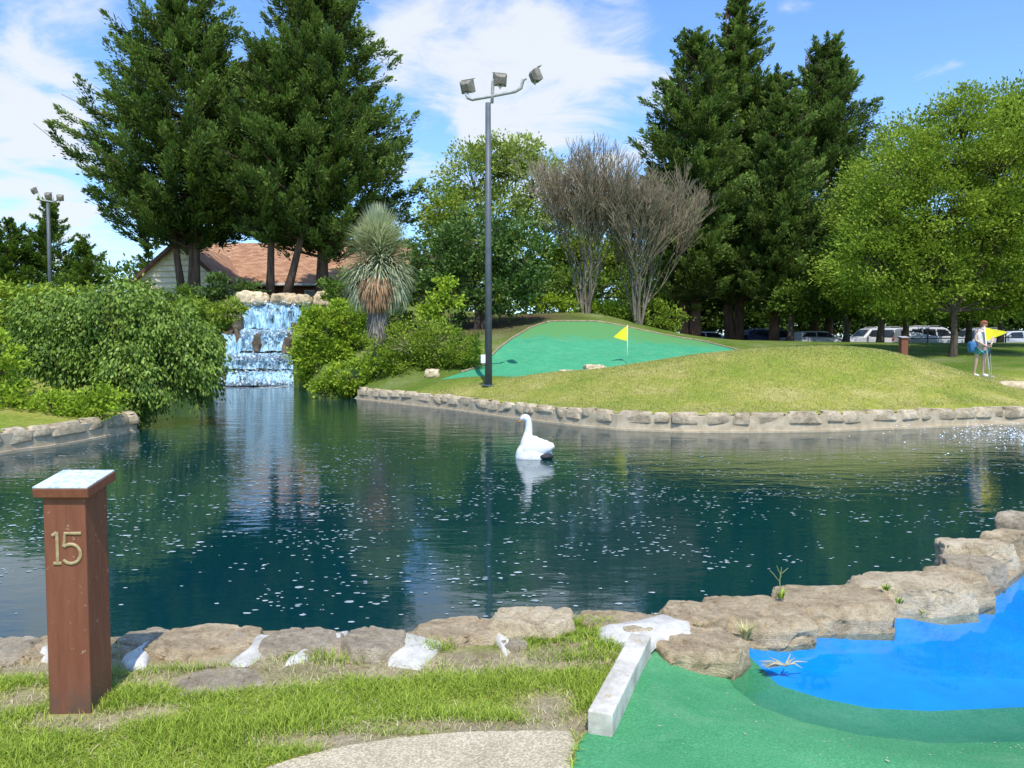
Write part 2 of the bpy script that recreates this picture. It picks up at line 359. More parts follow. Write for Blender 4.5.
def gzn(P):
    P = np.asarray(P, float); D = np.sqrt((P[:,None,0]-CT[None,:,0])**2 + (P[:,None,1]-CT[None,:,1])**2 + .6)
    z = D@WT[:-1] + WT[-1]
    r = np.hypot(P[:,0], P[:,1]-20); k = np.clip((r-75)/60, 0, 1); k = k*k*(3-2*k)
    z = z*(1-k) + 1.5*k
    near = P[:,1] < 8
    dn = np.clip((9-np.hypot(P[:,0]*.6, P[:,1]))/3, 0, 1)
    z = z*(1-dn)
    for i in np.nonzero(near & (np.abs(P[:,0]) < 7))[0]:
        z[i] += .03*mnoise.noise(Vector((P[i,0]*1.3, P[i,1]*1.3, 0)))*dn[i]
    pin = inpoly(P, POOL); pd = dist(P, POOL)
    slope = np.where(pin, -.10 - np.minimum(pd*.25, .06), np.minimum(-.10 + pd*.24, z))
    use = (P[:,1] < 8) & (P[:,0] > .35) & (pd < 1.2) | pin
    z = np.where(use, np.minimum(slope, z), z)
    z = np.where(P[:,1] > 9, np.maximum(z, -.02), z)
    z = np.where(inpoly(P, POND), -.9, z)
    return z
def gz(x, y): return float(gzn([(x,y)])[0])

def build_terrain():
    pts = []; edges = []
    def loop(poly):
        n0 = len(pts)
        L = []
        for i in range(len(poly)):
            a = Vector(poly[i]); b = Vector(poly[(i+1)%len(poly)])
            k = max(1, int((b-a).length/(.12 if max(a.y,b.y) < 8 and abs(a.x) < 8 else .8)))
            for j in range(k): L.append(a.lerp(b, j/k))
        pts.extend(L)
        edges.extend([(n0+i, n0+(i+1)%len(L)) for i in range(len(L))])
    for p in (POND, TURF, POOL, BLUE, PATH, GREEN, LOT): loop(p)
    g = []
    for x in np.arange(-5, 7.6, .12):
        for y in np.arange(1.5, 8, .12): g.append((x,y))
    for x in np.arange(-45, 62, .75):
        for y in np.arange(-6, 75, .75):
            if -5.3 < x < 7.9 and 1.2 < y < 8.2: continue
            g.append((x,y))
    for x in np.arange(-180, 181, 12):
        for y in np.arange(-60, 241, 12):
            if -50 < x < 66 and -12 < y < 80: continue
            g.append((x,y))
    for x in np.arange(-3000, 3001, 300):
        for y in np.arange(-900, 3601, 300):
            if abs(x) < 200 and -80 < y < 260: continue
            g.append((x,y))
    g = np.array(g); g += rng.normal(0, .004, g.shape)
    g = g[~inpoly(g, POND)]
    pts += [Vector((float(a), float(b))) for a, b in g]
    vo, eo, fo, *_ = delaunay_2d_cdt(pts, edges, [], 0, 1e-5, False)
    P = np.array([(v.x, v.y) for v in vo]); 
    T = [f for f in fo]
    C = np.array([P[list(f)].mean(0) for f in T])
    pond = inpoly(C, POND)
    # height just outside the pond edge
    q = P.copy(); dp = dist(P, POND); 
    Z = np.zeros(len(P))
    on = dp < 1e-3
    z = gzn(P)
    if on.any():
        # ring vertices: take bank height (not bed)
        save = POND[:]; POND.clear(); POND.extend([(999,999),(999.1,999),(999,999.1)])
        z[on] = gzn(P[on]); POND.clear(); POND.extend(save)
        yy = P[:,1]; far_ = on & (yy > 9) & (yy < 29); bank = on & (yy >= 29) & (yy < 38.5)
        z[far_] = -.04; z[bank] = -.55
    reg = np.zeros(len(T), int)
    reg[inpoly(C, LOT)] = 5; reg[inpoly(C, GREEN)] = 4; reg[inpoly(C, PATH)] = 3; reg[inpoly(C, TURF)] = 1; reg[inpoly(C, BLUE)] = 2; 
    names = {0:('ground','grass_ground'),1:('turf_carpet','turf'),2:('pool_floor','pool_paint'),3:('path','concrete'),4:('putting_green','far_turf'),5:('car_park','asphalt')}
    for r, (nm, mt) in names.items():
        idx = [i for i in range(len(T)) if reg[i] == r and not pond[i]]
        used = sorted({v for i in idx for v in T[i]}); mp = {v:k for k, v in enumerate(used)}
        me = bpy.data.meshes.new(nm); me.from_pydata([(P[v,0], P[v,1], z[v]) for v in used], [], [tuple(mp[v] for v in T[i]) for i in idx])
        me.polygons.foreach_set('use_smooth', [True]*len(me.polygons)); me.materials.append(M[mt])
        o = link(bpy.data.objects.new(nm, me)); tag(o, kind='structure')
        if r == 0:
            U = P[used]
            a = me.attributes.new('bare', 'FLOAT', 'POINT'); b = bare_at(U); a.data.foreach_set('value', b.astype(np.float32))
            a = me.attributes.new('brown_ground', 'FLOAT', 'POINT')
            mu = np.zeros(len(U))
            for (cx, cy, rr) in BROWN_GROUND: mu = np.maximum(mu, np.clip(1.3-np.hypot(U[:,0]-cx, U[:,1]-cy)/rr, 0, 1))
            a.data.foreach_set('value', mu.astype(np.float32))
M['asphalt'] = simple('asphalt', (.04,.04,.042,1), (.07,.07,.07,1), 3, .9, .3, .01)
BARE = [(G(200,664),.5,.045),(G(350,668),.55,.09),(G(470,662),.45,.07),(G(110,664),.3,.06),(G(575,662),.22,.09),(G(150,715),.12,.05),(G(90,648),.55,.12),(G(30,668),.5,.10),(G(370,665),.42,.09),(G(300,655),.5,.10),(G(470,655),.35,.07),(G(600,640),.25,.14),(G(548,706),.10,.12),(G(580,655),.22,.10),(G(20,700),.10,.1),(G(215,680),.4,.08),(G(585,725),.07,.1),(G(500,728),.5,.05),(G(340,742),.3,.05),(G(660,640),.3,.2),(G(80,722),.18,.07)]
BROWN_GROUND = [(W(520,330,39).x,41,3.2),(W(475,330,39).x,39,4.2),(W(700,330,48).x,48,5),(W(190,300,46).x,47,5),(W(310,300,46).x,48,5),(W(780,330,48).x,49,5)]
def bare_at(U):
    b = np.zeros(len(U))
    for c, rx, ry in BARE:
        d = np.hypot((U[:,0]-c.x)/rx, (U[:,1]-c.y)/ry); b = np.maximum(b, np.clip(1.75-d, 0, 1))
    b = np.maximum(b, np.clip(1.6-dist(U, NEAR, False)/.22, 0, 1)*(U[:,1] < 8))
    return b
build_terrain()

def flat(name, poly, z, mat, kind='structure'):
    me = bpy.data.meshes.new(name); bm = bmesh.new()
    f = bm.faces.new([bm.verts.new((x,y,z)) for x, y in poly]); f.normal_update()
    if f.normal.z < 0: f.normal_flip()
    bmesh.ops.triangulate(bm, faces=[f]); bm.to_mesh(me); bm.free(); me.materials.append(mat)
    return tag(link(bpy.data.objects.new(name, me)), kind=kind)
flat('pond_water', POND, -.45, M['pond'])
flat('pool_water', POOL, -.10, M['pool_water'])

# ------------------------------------------------------------------ rocks
def rock_bm(dims, seed, sub=4, rough=.10, sq=.45, flat_top=.0):
    bm = bmesh.new(); bmesh.ops.create_icosphere(bm, subdivisions=sub, radius=1)
    off = Vector((seed*13.7, seed*7.1, seed*3.3)); m = min(dims)
    rnd = random.Random(seed)
    planes = []
    for k in range(11):
        n = Vector((rnd.uniform(-1,1), rnd.uniform(-1,1), rnd.uniform(-.2,.9))).normalized(); planes.append((n, rnd.uniform(.70,1.05)))
    for v in bm.verts:
        c = v.co.copy()
        c = Vector([math.copysign(abs(t)**sq, t) for t in c])
        for n, d in planes:
            e = c.dot(n) - d*1.15
            if e > 0: c -= n*e
        ct = .74 + .10*mnoise.noise(Vector((c.x*1.3, c.y*1.3, seed*5.0)))
        if c.z > ct: c.z = ct + (c.z-ct)*.12
        p = Vector((c.x*dims[0]/2, c.y*dims[1]/2, c.z*dims[2]/2/.78))
        q = p/(m*1.3) + off
        dd = mnoise.fractal(q*1.3, 1.0, 2.0, 5)*rough*m*1.5 + mnoise.fractal(q*5, .7, 2.0, 5)*rough*m*.5 - rough*m*.5*max(0, .06-abs(mnoise.noise(q*4.3+Vector((3,1,2)))))*9 - rough*m*1.1*max(0, .10-abs(mnoise.noise(q*2.1)))*4
        if v.co.z > .7: dd *= .6
        # strata
        dd += .02*m*math.sin(q.z*14 + 3*mnoise.noise(q*2))*max(0, 1-abs(v.co.z))
        p += v.co*dd
        v.co = p
    for f in bm.faces: f.smooth = True
    return bm
def rock(name, c, dims, mat, seed, parent=None, rz=0, sub=4, rough=.10, sq=.45, tilt=(0,0)):
    bm = rock_bm(dims, seed, sub, rough, sq); me = bpy.data.meshes.new(name); bm.to_mesh(me); bm.free(); me.materials.append(mat)
    o = bpy.data.objects.new(name, me); o.location = c; o.rotation_euler = (tilt[0], tilt[1], rz); return link(o, parent)
def slab(name, c, dims, mat, seed, rz=0, rough=.02):
    rnd = random.Random(seed*17+3); bm = bmesh.new(); n = rnd.randint(6, 8); pts = []
    ph = rnd.uniform(0, 6.28); shx, shy = rnd.uniform(-.08,.08), rnd.uniform(-.08,.08)
    def ring(z, k, j):
        for i in range(n):
            t = ph + (i+rnd.uniform(-.25,.25))*2*math.pi/n; cx_, sy_ = math.cos(t), math.sin(t)
            e = 1/(abs(cx_)**3.5+abs(sy_)**3.5)**(1/3.5)
            r = e*k*rnd.uniform(1-j, 1.0)
            pts.append(Vector((cx_*r+shx*z, sy_*r+shy*z, z+rnd.uniform(-.10,.06)*(z > .5))))
    ring(1.0, .93, .12); ring(.55, 1.03, .07); ring(-.3, 1.0, .05); ring(-1, .9, .05)
    for p in pts: bm.verts.new((p.x*dims[0]/2, p.y*dims[1]/2, p.z*dims[2]/2))
    r_ = bmesh.ops.convex_hull(bm, input=bm.verts[:])
    bmesh.ops.delete(bm, geom=[v for v in bm.verts if not v.link_faces], context='VERTS')
    bmesh.ops.dissolve_limit(bm, angle_limit=math.radians(9), verts=bm.verts[:], edges=bm.edges[:])
    m = min(dims)
    bmesh.ops.bevel(bm, geom=bm.edges[:], offset=m*.022, segments=2, affect='EDGES', profile=.6, clamp_overlap=True)
    bmesh.ops.triangulate(bm, faces=bm.faces[:])
    step = max(dims)/34
    for _ in range(6):
        es = [e for e in bm.edges if e.calc_length() > step*1.5]
        if not es or len(bm.verts) > 14000: break
        bmesh.ops.subdivide_edges(bm, edges=es, cuts=1); bmesh.ops.triangulate(bm, faces=[f for f in bm.faces if len(f.verts) > 3])
    bm.normal_update(); off = Vector((seed*3.1, seed*7.7, seed*1.3)); mv = []
    for v in bm.verts:
        q = v.co; a = mnoise.fractal(q*5+off, .9, 2.0, 5)*.008; b = mnoise.fractal(q*24+off, .8, 2.0, 4)*.0035
        tiltd = Vector((q.x*1.2, q.y*1.2, q.z*7)); l = .006*(mnoise.noise(tiltd*3+off))
        cr = mnoise.noise(Vector((q.x*4.2, q.y*4.2, q.z*4.2))+off*1.7); cr2 = mnoise.noise(Vector((q.x*2.1+q.y*1.3, q.y*3.3, q.z*2.0))+off*.7)
        crack = -.016*max(0, 1-abs(cr)/.045) - .020*max(0, 1-abs(cr2)/.03)
        step_ = .008*(1 if mnoise.noise(q*3.1+off*2.2) > .12 else 0)
        mv.append(v.normal*(a+b+l+crack+step_))
    for v, d in zip(bm.verts, mv): v.co += d
    for f in bm.faces: f.smooth = True
    me = bpy.data.meshes.new(name); bm.to_mesh(me); bm.free(); me.materials.append(mat)
    o = bpy.data.objects.new(name, me); o.location = c; o.rotation_euler = (0,0,rz); return link(o)
def px_rock(x0, x1, yt, yb, z0, h, mat, seed, label, rz=0, name='boulder', tilt=(0,0), sq=.34, group='boulders edging the pond', rough=.09, under=.16):
    Df = G((x0+x1)/2, yb, z0).y; Db = G((x0+x1)/2, yt, z0+h).y
    w = (x1-x0)/F*((Df+Db)/2); cx = ((x0+x1)/2-512)/F*((Df+Db)/2)
    dep = max(Db-Df, .12)
    o = slab(name, (cx, (Df+Db)/2, z0+h-(h+under)/2), (w*1.05, dep*1.12, h+under), mat, seed, rz=rz)
    return tag(o, label, 'boulder' if name == 'boulder' else 'stone', group)
RT, RL, RG = M['rock_tan'], M['rock_light'], M['rock_grey']
px_rock(-70,20,636,672,0,.05,RG,31,'grey edging stone at the left end of the near row, cut by the picture edge')
px_rock(2,58,634,664,0,0.038,RT,1,'low tan edging stone half hidden behind the left of the number 15 post')
px_rock(104,158,629,657,0,.04,RG,2,'small rough grey edging stone directly right of the number 15 post')
px_rock(141,260,624,661,0,0.045,RT,3,'widest flat brown edging stone, just above the flat stone lying in the grass',rz=.03)
px_rock(252,343,628,659,0,0.045,RG,4,'flat grey brown edging stone between white mortar joints, second right of the post')
px_rock(338,406,625,661,0,0.053,RG,5,'dark grey rounded edging stone left of the big white mortar lump')
px_rock(410,502,618,646,0,0.045,RT,6,'brown edging stone between the white mortar lump and the slanting white joint')
px_rock(487,573,609,643,0,.10,RL,7,'pale cracked edging stone with grass tufts growing along its front')
px_rock(500,530,638,652,0,.03,RG,8,'little broken stone chip in front of the pale cracked stone',name='stone')
px_rock(548,592,634,650,0,.02,RT,21,'thin split stone lying in the grass tuft left of the concrete kerb',name='stone')
px_rock(578,662,610,634,0,.04,RT,9,'long low brown stone beside the white mortar pad at the kerb')
px_rock(663,728,600,632,0,.07,RT,10,'brown stone behind the low front stone, right of the white mortar pad')
px_rock(652,751,623,669,-.05,.09,RT,11,'low smooth brown boulder at the green turf corner, with dry grass on its right')
px_rock(704,811,596,645,-.09,.13,RT,12,'broad brown slab boulder with flat top at the left end of the blue pool')
px_rock(776,902,583,634,-.10,.15,RT,13,'long cracked tan boulder with a tall weed behind its left end',rz=.06)
px_rock(858,978,572,617,-.10,.17,RL,14,'palest large boulder with creamy rough top beside the blue pool',rz=.1)
px_rock(931,992,566,607,-.10,.16,RT,15,'brown boulder tucked behind the right shoulder of the palest boulder')
px_rock(947,1006,553,582,-.05,.12,RG,16,'smooth flat grey slab lying on the boulders near the right edge',sq=.3,rough=.04)
px_rock(946,1018,537,576,-.10,.21,RL,17,'tall pale boulder with flat top above the smooth grey slab')
px_rock(985,1060,531,558,-.08,.2,RT,18,'tan boulder cut by the right picture edge, behind the tall pale boulder')
px_rock(1004,1062,519,536,-.05,.25,RG,19,'small grey boulder farthest along the near row at the right picture edge')
px_rock(1050,1140,515,545,-.10,.30,RT,20,'tan boulder beyond the right picture edge')
px_rock(170,262,667,699,0,.012,RG,22,'flat grey stone lying flush in the grass right of the number 15 post',name='flat_stone',sq=.75,under=.06,group='stones in the near grass')

# near bank wall and painted mortar
def ribbon_wall(name, path, zt, zb, th, mat, label, parent=None):
    mb = MB(); L = []
    for i in range(len(path)-1):
        a = Vector(path[i]); b = Vector(path[i+1]); k = max(1, int((b-a).length/.25))
        for j in range(k): L.append(a.lerp(b, j/k))
    L.append(Vector(path[-1]))
    ring = []
    for i, p in enumerate(L):
        d = (L[min(i+1,len(L)-1)]-L[max(i-1,0)]).normalized(); n = Vector((d.y, -d.x))
        j = .02*mnoise.noise(Vector((p.x*2, p.y*2, 0)))
        a = p+n*(th/2+j); b = p-n*(th/2+j)
        ring.append([(a.x,a.y,zb),(a.x,a.y,zt+j),(b.x,b.y,zt-j),(b.x,b.y,zb)])
    for r in ring: mb.v += r
    for i in range(len(ring)-1):
        for k in range(3): mb.f.append((i*4+k, i*4+k+1, (i+1)*4+k+1, (i+1)*4+k))
    mb.f.append((0,1,2,3)); m = (len(ring)-1)*4; mb.f.append((m+3,m+2,m+1,m))
    return mb.build(name, mat, parent), L
near = empty('bank_wall', (0,4.4,0)); tag(near, 'mortar bed with white painted joints under the near row of edging stones', 'wall')
w, _ = ribbon_wall('mortar_bed', [(-9.5,7),(-5.2,4.7)] + [(a,b-.05) for a, b in NEAR] + [(8.5,9.0),(11,10)], -.09, -.7, .10, M['rock_grey'], '', near); w.location = (0,-4.4,0)
def patch(x0, x1, yt, yb, z, seed, rz=0, h=.03, mat='white_paint'):
    Df = G((x0+x1)/2, yb, z).y; Db = G((x0+x1)/2, yt, z).y; D = (Df+Db)/2
    o = rock('mortar_joint', (((x0+x1)/2-512)/F*D, D-4.4, z-h/2+.008), ((x1-x0)/F*D*1.05, max(Db-Df,.04)*1.15, h*1.5), M[mat], seed, near, rz, 4, .12, .8)
def daub(poly, z=.035, seed=0):
    P_ = [G(x,y,z) for x, y in poly]; c = sum(P_, Vector())/len(P_); bm = bmesh.new(); R_ = []
    for f, dz in ((1.35,-.07),(1.22,-.03),(1.0,-.014),(.5,-.004)):
        ring = []
        n = len(P_)*4
        for i in range(n):
            a = P_[(i//4)%len(P_)].lerp(P_[(i//4+1)%len(P_)], (i%4)/4); q = c+(a-c)*f; w_ = mnoise.noise(Vector((q.x*18,q.y*18,seed)))
            q = q+(q-c).normalized()*.008*w_*(f > .6); ring.append(bm.verts.new((q.x, q.y-4.4, q.z+dz+.006*mnoise.noise(Vector((q.x*30,q.y*30,seed+5))))))
        R_.append(ring)
    for r0_, r1_ in zip(R_[:-1], R_[1:]):
        for i in range(n): bm.faces.new((r0_[i], r0_[(i+1)%n], r1_[(i+1)%n], r1_[i]))
    cv = bm.verts.new((c.x, c.y-4.4, c.z+.01))
    for i in range(n): bm.faces.new((R_[-1][i], R_[-1][(i+1)%n], cv))
    bmesh.ops.recalc_face_normals(bm, faces=bm.faces)
    for f in bm.faces: f.smooth = True
    me = bpy.data.meshes.new('mortar_joint'); bm.to_mesh(me); bm.free(); me.materials.append(M['white_paint']); link(bpy.data.objects.new('mortar_joint', me), near)
for i, pl_ in enumerate((((163,629),(148,635),(127,651),(131,659),(145,658),(153,643)),((257,631),(274,634),(263,650),(247,659),(232,658),(250,644)),((318,645),(306,655),(287,659),(290,654),(312,644)),((330,631),(347,628),(343,640),(334,644)),
    ((403,630),(420,632),(438,638),(418,656),(393,654),(393,641)),((484,618),(493,616),(511,639),(504,645),(489,628)),((609,622),(639,618),(662,612),(681,618),(682,627),(654,632),(649,637),(631,636),(609,628)),((611,634),(623,636),(624,643),(613,642)),((38,644),(52,642),(52,654),(37,653)))):
    daub(pl_, .04 if i != 6 else .075, i)
o = rock('set_stone', (G(638,625,.09).x, G(638,625,.09).y-4.4, .072), (.16,.09,.012), M['rock_light'], 71, near, .1, 3, .05, .7)

# concrete kerb
kb = MB()
A = G(641,634,.10); B = G(600,712,.10)
d = (A-B); L = d.length; ang = math.atan2(d.y, d.x)
rot = Matrix.Rotation(ang-math.pi/2, 3, 'Z')
kb.box((0,0,0), (.105, L, .17))
k = kb.build('kerb', M['curb'], bevel=.007); k.location = (A+B)/2 - Vector((0,0,.085)); k.rotation_euler = (0,0,ang-math.pi/2)
tag(k, 'short straight concrete kerb with round bolt recesses between grass and green turf', 'kerb')
for t in (-.33, .40):
    h = MB(); h.tube([(0,t*L,.0848),(0,t*L,.0865)], [.017,.015], 16); h.build('bolt_recess', M['concrete'], k)

# ------------------------------------------------------------------ far and left stone walls
def stone_wall(path, label, zt=-.02, seed=1):
    root = empty('stone_wall', (path[0][0], path[0][1], -.45)); tag(root, label, 'stone wall')
    off = Vector((-path[0][0], -path[0][1], .45))
    w, L = ribbon_wall('mortar', path, zt-.05, -.8, .26, M['mortar'], '', root); w.location = off
    # foot ledge at the waterline
    w2, _ = ribbon_wall('footing', path, -.40, -.8, .36, M['mortar'], '', root); w2.location = off
    rnd = random.Random(seed); bmt = bmesh.new()
    cum = [0]
    for i in range(len(L)-1): cum.append(cum[-1]+(L[i+1]-L[i]).length)
    def at(s):
        for i in range(len(L)-1):
            if cum[i+1] >= s: 
                t = (s-cum[i])/max(1e-6, cum[i+1]-cum[i]); return L[i].lerp(L[i+1], t), (L[i+1]-L[i]).normalized()
        return L[-1], (L[-1]-L[-2]).normalized()
    s = 0; k = 0
    while s < cum[-1]-.2:
        ln = rnd.uniform(.4, 1.0); p, dd = at(s+ln/2); n = Vector((dd.y, -dd.x))
        hh = rnd.uniform(.20, .27)
        bm = rock_bm((ln*1.0, .34, hh), seed*100+k, 3, .05, .22)
        mtx = Matrix.Translation((p.x, p.y, zt+.03-hh/2+rnd.uniform(-.02,.03))) @ Matrix.Rotation(math.atan2(dd.y, dd.x)+rnd.uniform(-.05,.05), 4, 'Z')
        bm.transform(mtx); me = bpy.data.meshes.new('t'); bm.to_mesh(me); bm.free(); bmt.from_mesh(me); bpy.data.meshes.remove(me)
        s += ln; k += 1
    for f in bmt.faces: f.smooth = True
    me = bpy.data.meshes.new('stone_course'); bmt.to_mesh(me); bmt.free(); me.materials.append(M['wall_stone'])
    o = bpy.data.objects.new('stone_course', me); link(o, root); o.location = off
    return root
stone_wall(FARB, 'long low stone wall holding the far grass mound above the pond', seed=1)
stone_wall(LEFTB, 'short low stone wall under the weeping bush at the left of the pond', seed=2)

# ------------------------------------------------------------------ marker posts
def glyph(mb, strokes, ox, oz, s, th=.006, w=.0135):
    for pts in strokes:
        P = [Vector((ox+x*s, 0, oz+z*s)) for x, z in pts]
        for a, b in zip(P[:-1], P[1:]):
            dd = b-a; ln = dd.length
            r = Matrix.Rotation(-math.atan2(dd.z, dd.x), 3, 'Y')
            mb.box((a+b)/2, (ln+w*.55, th, w), r)
def marker_post(loc, w, h, label, number=True):
    root = empty('marker_post', loc); tag(root, label, 'post', 'brown marker posts')
    mb = MB(); mb.box((0,0,h/2-.1), (w,w,h+.2)); mb.build('shaft', M['post'], root, bevel=.006)
    mb = MB(); cw = w*1.30; r = Matrix.Rotation(math.radians(9), 3, 'X')
    mb.box((0,0,h+.022), (cw,cw,.042), r); mb.build('cap', M['post'], root, bevel=.004)
    mb = MB(); mb.box(Vector((0,0,h+.022))+r@Vector((0,0,.025)), (cw*.985,cw*.985,.008), r)
    p = mb.build('plate', M['plate'], root, bevel=.002)
    if number:
        k_ = .135; mb = MB()
        five = [(.55,.97),(.03,.97),(-.02,.56)] + [(.20+.31*math.cos(math.radians(t)), .31+.31*math.sin(math.radians(t))) for t in range(130,-141,-15)]
        for pts, ox in (([(0,0),(0,1)],-.034),([(-.13,.0),(.13,0)],-.034),([(0,1),(-.15,.90)],-.034),(five,-.004)):
            n0 = len(mb.v); mb.tube([(ox+x*k_, 0, z*k_) for x, z in pts], .0075, 8)
            mb.v[n0:] = [(a, b*.55, c) for a, b, c in mb.v[n0:]]
        nb = mb.build('number', M['brass'], root); nb.location = (.002, -w/2-.003, .662)
    return root
pf = G(46,711); w = .182
post = marker_post((W(70,711,3.27).x, 3.27+w/2, 0), w, .966, 'brown square timber post numbered 15 with slanted pale map plate on top')
marker_post((W(903,356,28).x, 28, W(903,337,28).z-1.29), .24, 1.25, 'distant brown marker post standing behind the grass mound left of the golfer', False)

# ------------------------------------------------------------------ near grass
def blade_field(name, pts, h, wd, mat, lean=.5, label=None, vary=None):
    n = len(pts)
    az = rng.uniform(0, 2*math.pi, n); hh = h*rng.uniform(.5,1.35,n); ln = lean*rng.uniform(.2,1.4,n)*hh
    if vary is not None: hh = hh*vary
    side = np.stack([-np.sin(az), np.cos(az), np.zeros(n)],1); fw = np.stack([np.cos(az), np.sin(az), np.zeros(n)],1)
    ww = wd*rng.uniform(.6,1.3,n)
    b = np.asarray(pts)
    m = b + fw*(ln*.35)[:,None]; m[:,2] += hh*.6
    t = b + fw*ln[:,None]; t[:,2] += hh*.95
    V = np.empty((n,2,4,3))
    V[:,0,0] = b-side*ww[:,None]/2; V[:,0,1] = b+side*ww[:,None]/2; V[:,0,2] = m+side*ww[:,None]*.42; V[:,0,3] = m-side*ww[:,None]*.42
    V[:,1,0] = m-side*ww[:,None]*.42; V[:,1,1] = m+side*ww[:,None]*.42; V[:,1,2] = t+side*ww[:,None]*.06; V[:,1,3] = t-side*ww[:,None]*.06
    ti = np.repeat(np.clip(rng.normal(.5,.25,n) ,0,1), 2)
    return mesh_np(name, V.reshape(-1,3), 4, mat, None, ti)
M['blade'] = leafmat('grass_blade', (.11,.22,.012,1), (.62,.74,.12,1), .42, .2)
M['dry_blade'] = leafmat('dry_grass_blade', (.42,.38,.15,1), (.72,.64,.38,1), .25, .2)
def near_points(n):
    x = rng.uniform(-3.1,.75,n); y = rng.uniform(2.55,4.5,n); P = np.stack([x,y],1)
    ok = ~inpoly(P, TURF) & ~inpoly(P, PATH) & ~inpoly(P, POND); return P[ok]
P = near_points(210000)
b = bare_at(P)
nz = np.array([mnoise.noise(Vector((p[0]*4, p[1]*4, 3))) for p in P]); dens = np.clip(1.05 - b*.95 + nz*.5, 0.10, 1)
stonec = G(216,683); st = np.hypot((P[:,0]-stonec.x)/.21, (P[:,1]-stonec.y)/.15) < 1
pst = (np.abs(P[:,0]-post.location.x) < w/2+.012) & (np.abs(P[:,1]-post.location.y+.02) < w/2+.03)
rowlim = G(0,662).y + np.where(P[:,0] > -.3, .25*np.clip((P[:,0]+.3)/.6,0,1), 0)
keep = (rng.random(len(P)) < dens) & ~st & ~pst & (P[:,1] < rowlim+.06*nz)
P = P[keep]; z = gzn(P); nz = nz[keep]
dry = rng.random(len(P)) < (.05 + .7*np.clip(bare_at(P),0,1))
P3 = np.column_stack([P, z-.004])
tag(blade_field('grass', P3[~dry], .032, .0032, M['blade'], 1.3, None, np.clip(.95+nz[~dry]*1.1, .4, 1.7)), kind='stuff')
tag(blade_field('dry_grass', P3[dry], .022, .0034, M['dry_blade'], 1.2), kind='stuff')
# sprigs right at the stone joints and beside the kerb
Q = []
for cx, cy, r, n in ((555,640,.10,700),(575,628,.12,900),(600,640,.14,900),(540,645,.09,500),(615,650,.10,600),(590,660,.12,500),(430,650,.07,200),(90,655,.1,160),(330,661,.1,160)):
    c = G(cx,cy)
    for _ in range(n): Q.append((c.x+random.gauss(0,r), c.y+random.gauss(0,r*.35), 0.0))
Q = [q for q in Q if not inpoly(np.array([q[:2]]), TURF)[0]]
tag(blade_field('grass', Q, .05, .0045, M['blade'], 1.0), kind='stuff')
# lawn fuzz on the mound
n = 200000
x = rng.uniform(-8, 16, n); y = rng.uniform(17.5, 25.5, n); P = np.stack([x,y],1)
ok = ~inpoly(P, GREEN) & ~inpoly(P, POND) & (dist(P, POND) > .1); P = P[ok]; z = gzn(P)
M['lawn_blade'] = leafmat('lawn_blade', (.24,.29,.05,1), (.64,.57,.24,1), .3, .1)
dd = dist(P, POND)
tag(blade_field('lawn_grass', np.column_stack([P, z-.01]), .035, .012, M['lawn_blade'], .8), kind='stuff')

# ------------------------------------------------------------------ flecks on the pond
n = 26000
x = rng.uniform(-11,17,n); y = 5.0 + 13*rng.random(n)**1.0; P = np.stack([x,y],1)
px = 512+F*P[:,0]/P[:,1]
nz = np.array([mnoise.fractal(Vector((p[0]*.45, p[1]*.8, 9)), .8, 2, 4) for p in P])
prob = np.clip(.55+nz*2.4, 0.05, 1)*np.clip((17.5-P[:,1])/7, 0, 1)*np.clip((P[:,1]-4.8)/2.0,.15,1)
prob *= np.where(P[:,0] > 2.2, .8, 1)
ok = inpoly(P, POND) & (dist(P, POND) > .5) & (rng.random(len(P)) < prob) & (px > -40) & (px < 1064); P = P[ok]
V = []
for p in P:
    r = random.uniform(.005,.0165)*(1 if random.random() < .93 else 1.8); a = random.uniform(1,1.7); ph = random.uniform(0,6.28)
    for k in range(6):
        t = ph+k*math.pi/3; rr = r*random.uniform(.7,1.2); V.append((p[0]+rr*a*1.25*math.cos(t), p[1]+rr*math.sin(t), -.445))
tag(mesh_np('foam_flecks', V, 6, M['fleck']), kind='stuff')
V = []
for _ in range(260):
    gx, gy = random.uniform(.5, 3.6), random.uniform(2.9, 4.3)
    q = np.array([(gx,gy)])
    if not inpoly(q, TURF)[0] or inpoly(q, POOL)[0]: continue
    z_ = gz(gx,gy)+.004; r = random.uniform(.001,.003)*(2.0 if random.random() < .1 else 1); ph = random.uniform(0,6.28); l_ = random.uniform(1,2.5)
    for k in range(5):
        t = k*1.2566; a_, b_ = r*l_*math.cos(t), r*math.sin(t); V.append((gx+a_*math.cos(ph)-b_*math.sin(ph), gy+a_*math.sin(ph)+b_*math.cos(ph), z_))
tag(mesh_np('leaf_litter', V, 5, simple('pale_litter', (.30,.30,.18,1), (.62,.62,.45,1), 20)), kind='stuff')
# fountain spray ring at the right edge
V = []
for _ in range(5200):
    a = random.uniform(0,6.28); r = abs(random.gauss(0,1.6)); c = (12.4+r*math.cos(a)*1.0, 16.6+r*math.sin(a)*1.0)
    s = random.uniform(.005,.016)
    z0 = -.444 + (random.uniform(0,.10) if random.random() < .4 else 0)
    for k in range(5):
        t = k*1.2566; V.append((c[0]+s*1.3*math.cos(t), c[1]+s*.8*math.sin(t), z0+(s*.5*math.sin(t) if z0 > -.44 else 0)))
tag(mesh_np('fountain_splash', V, 5, M['foam']), kind='stuff')

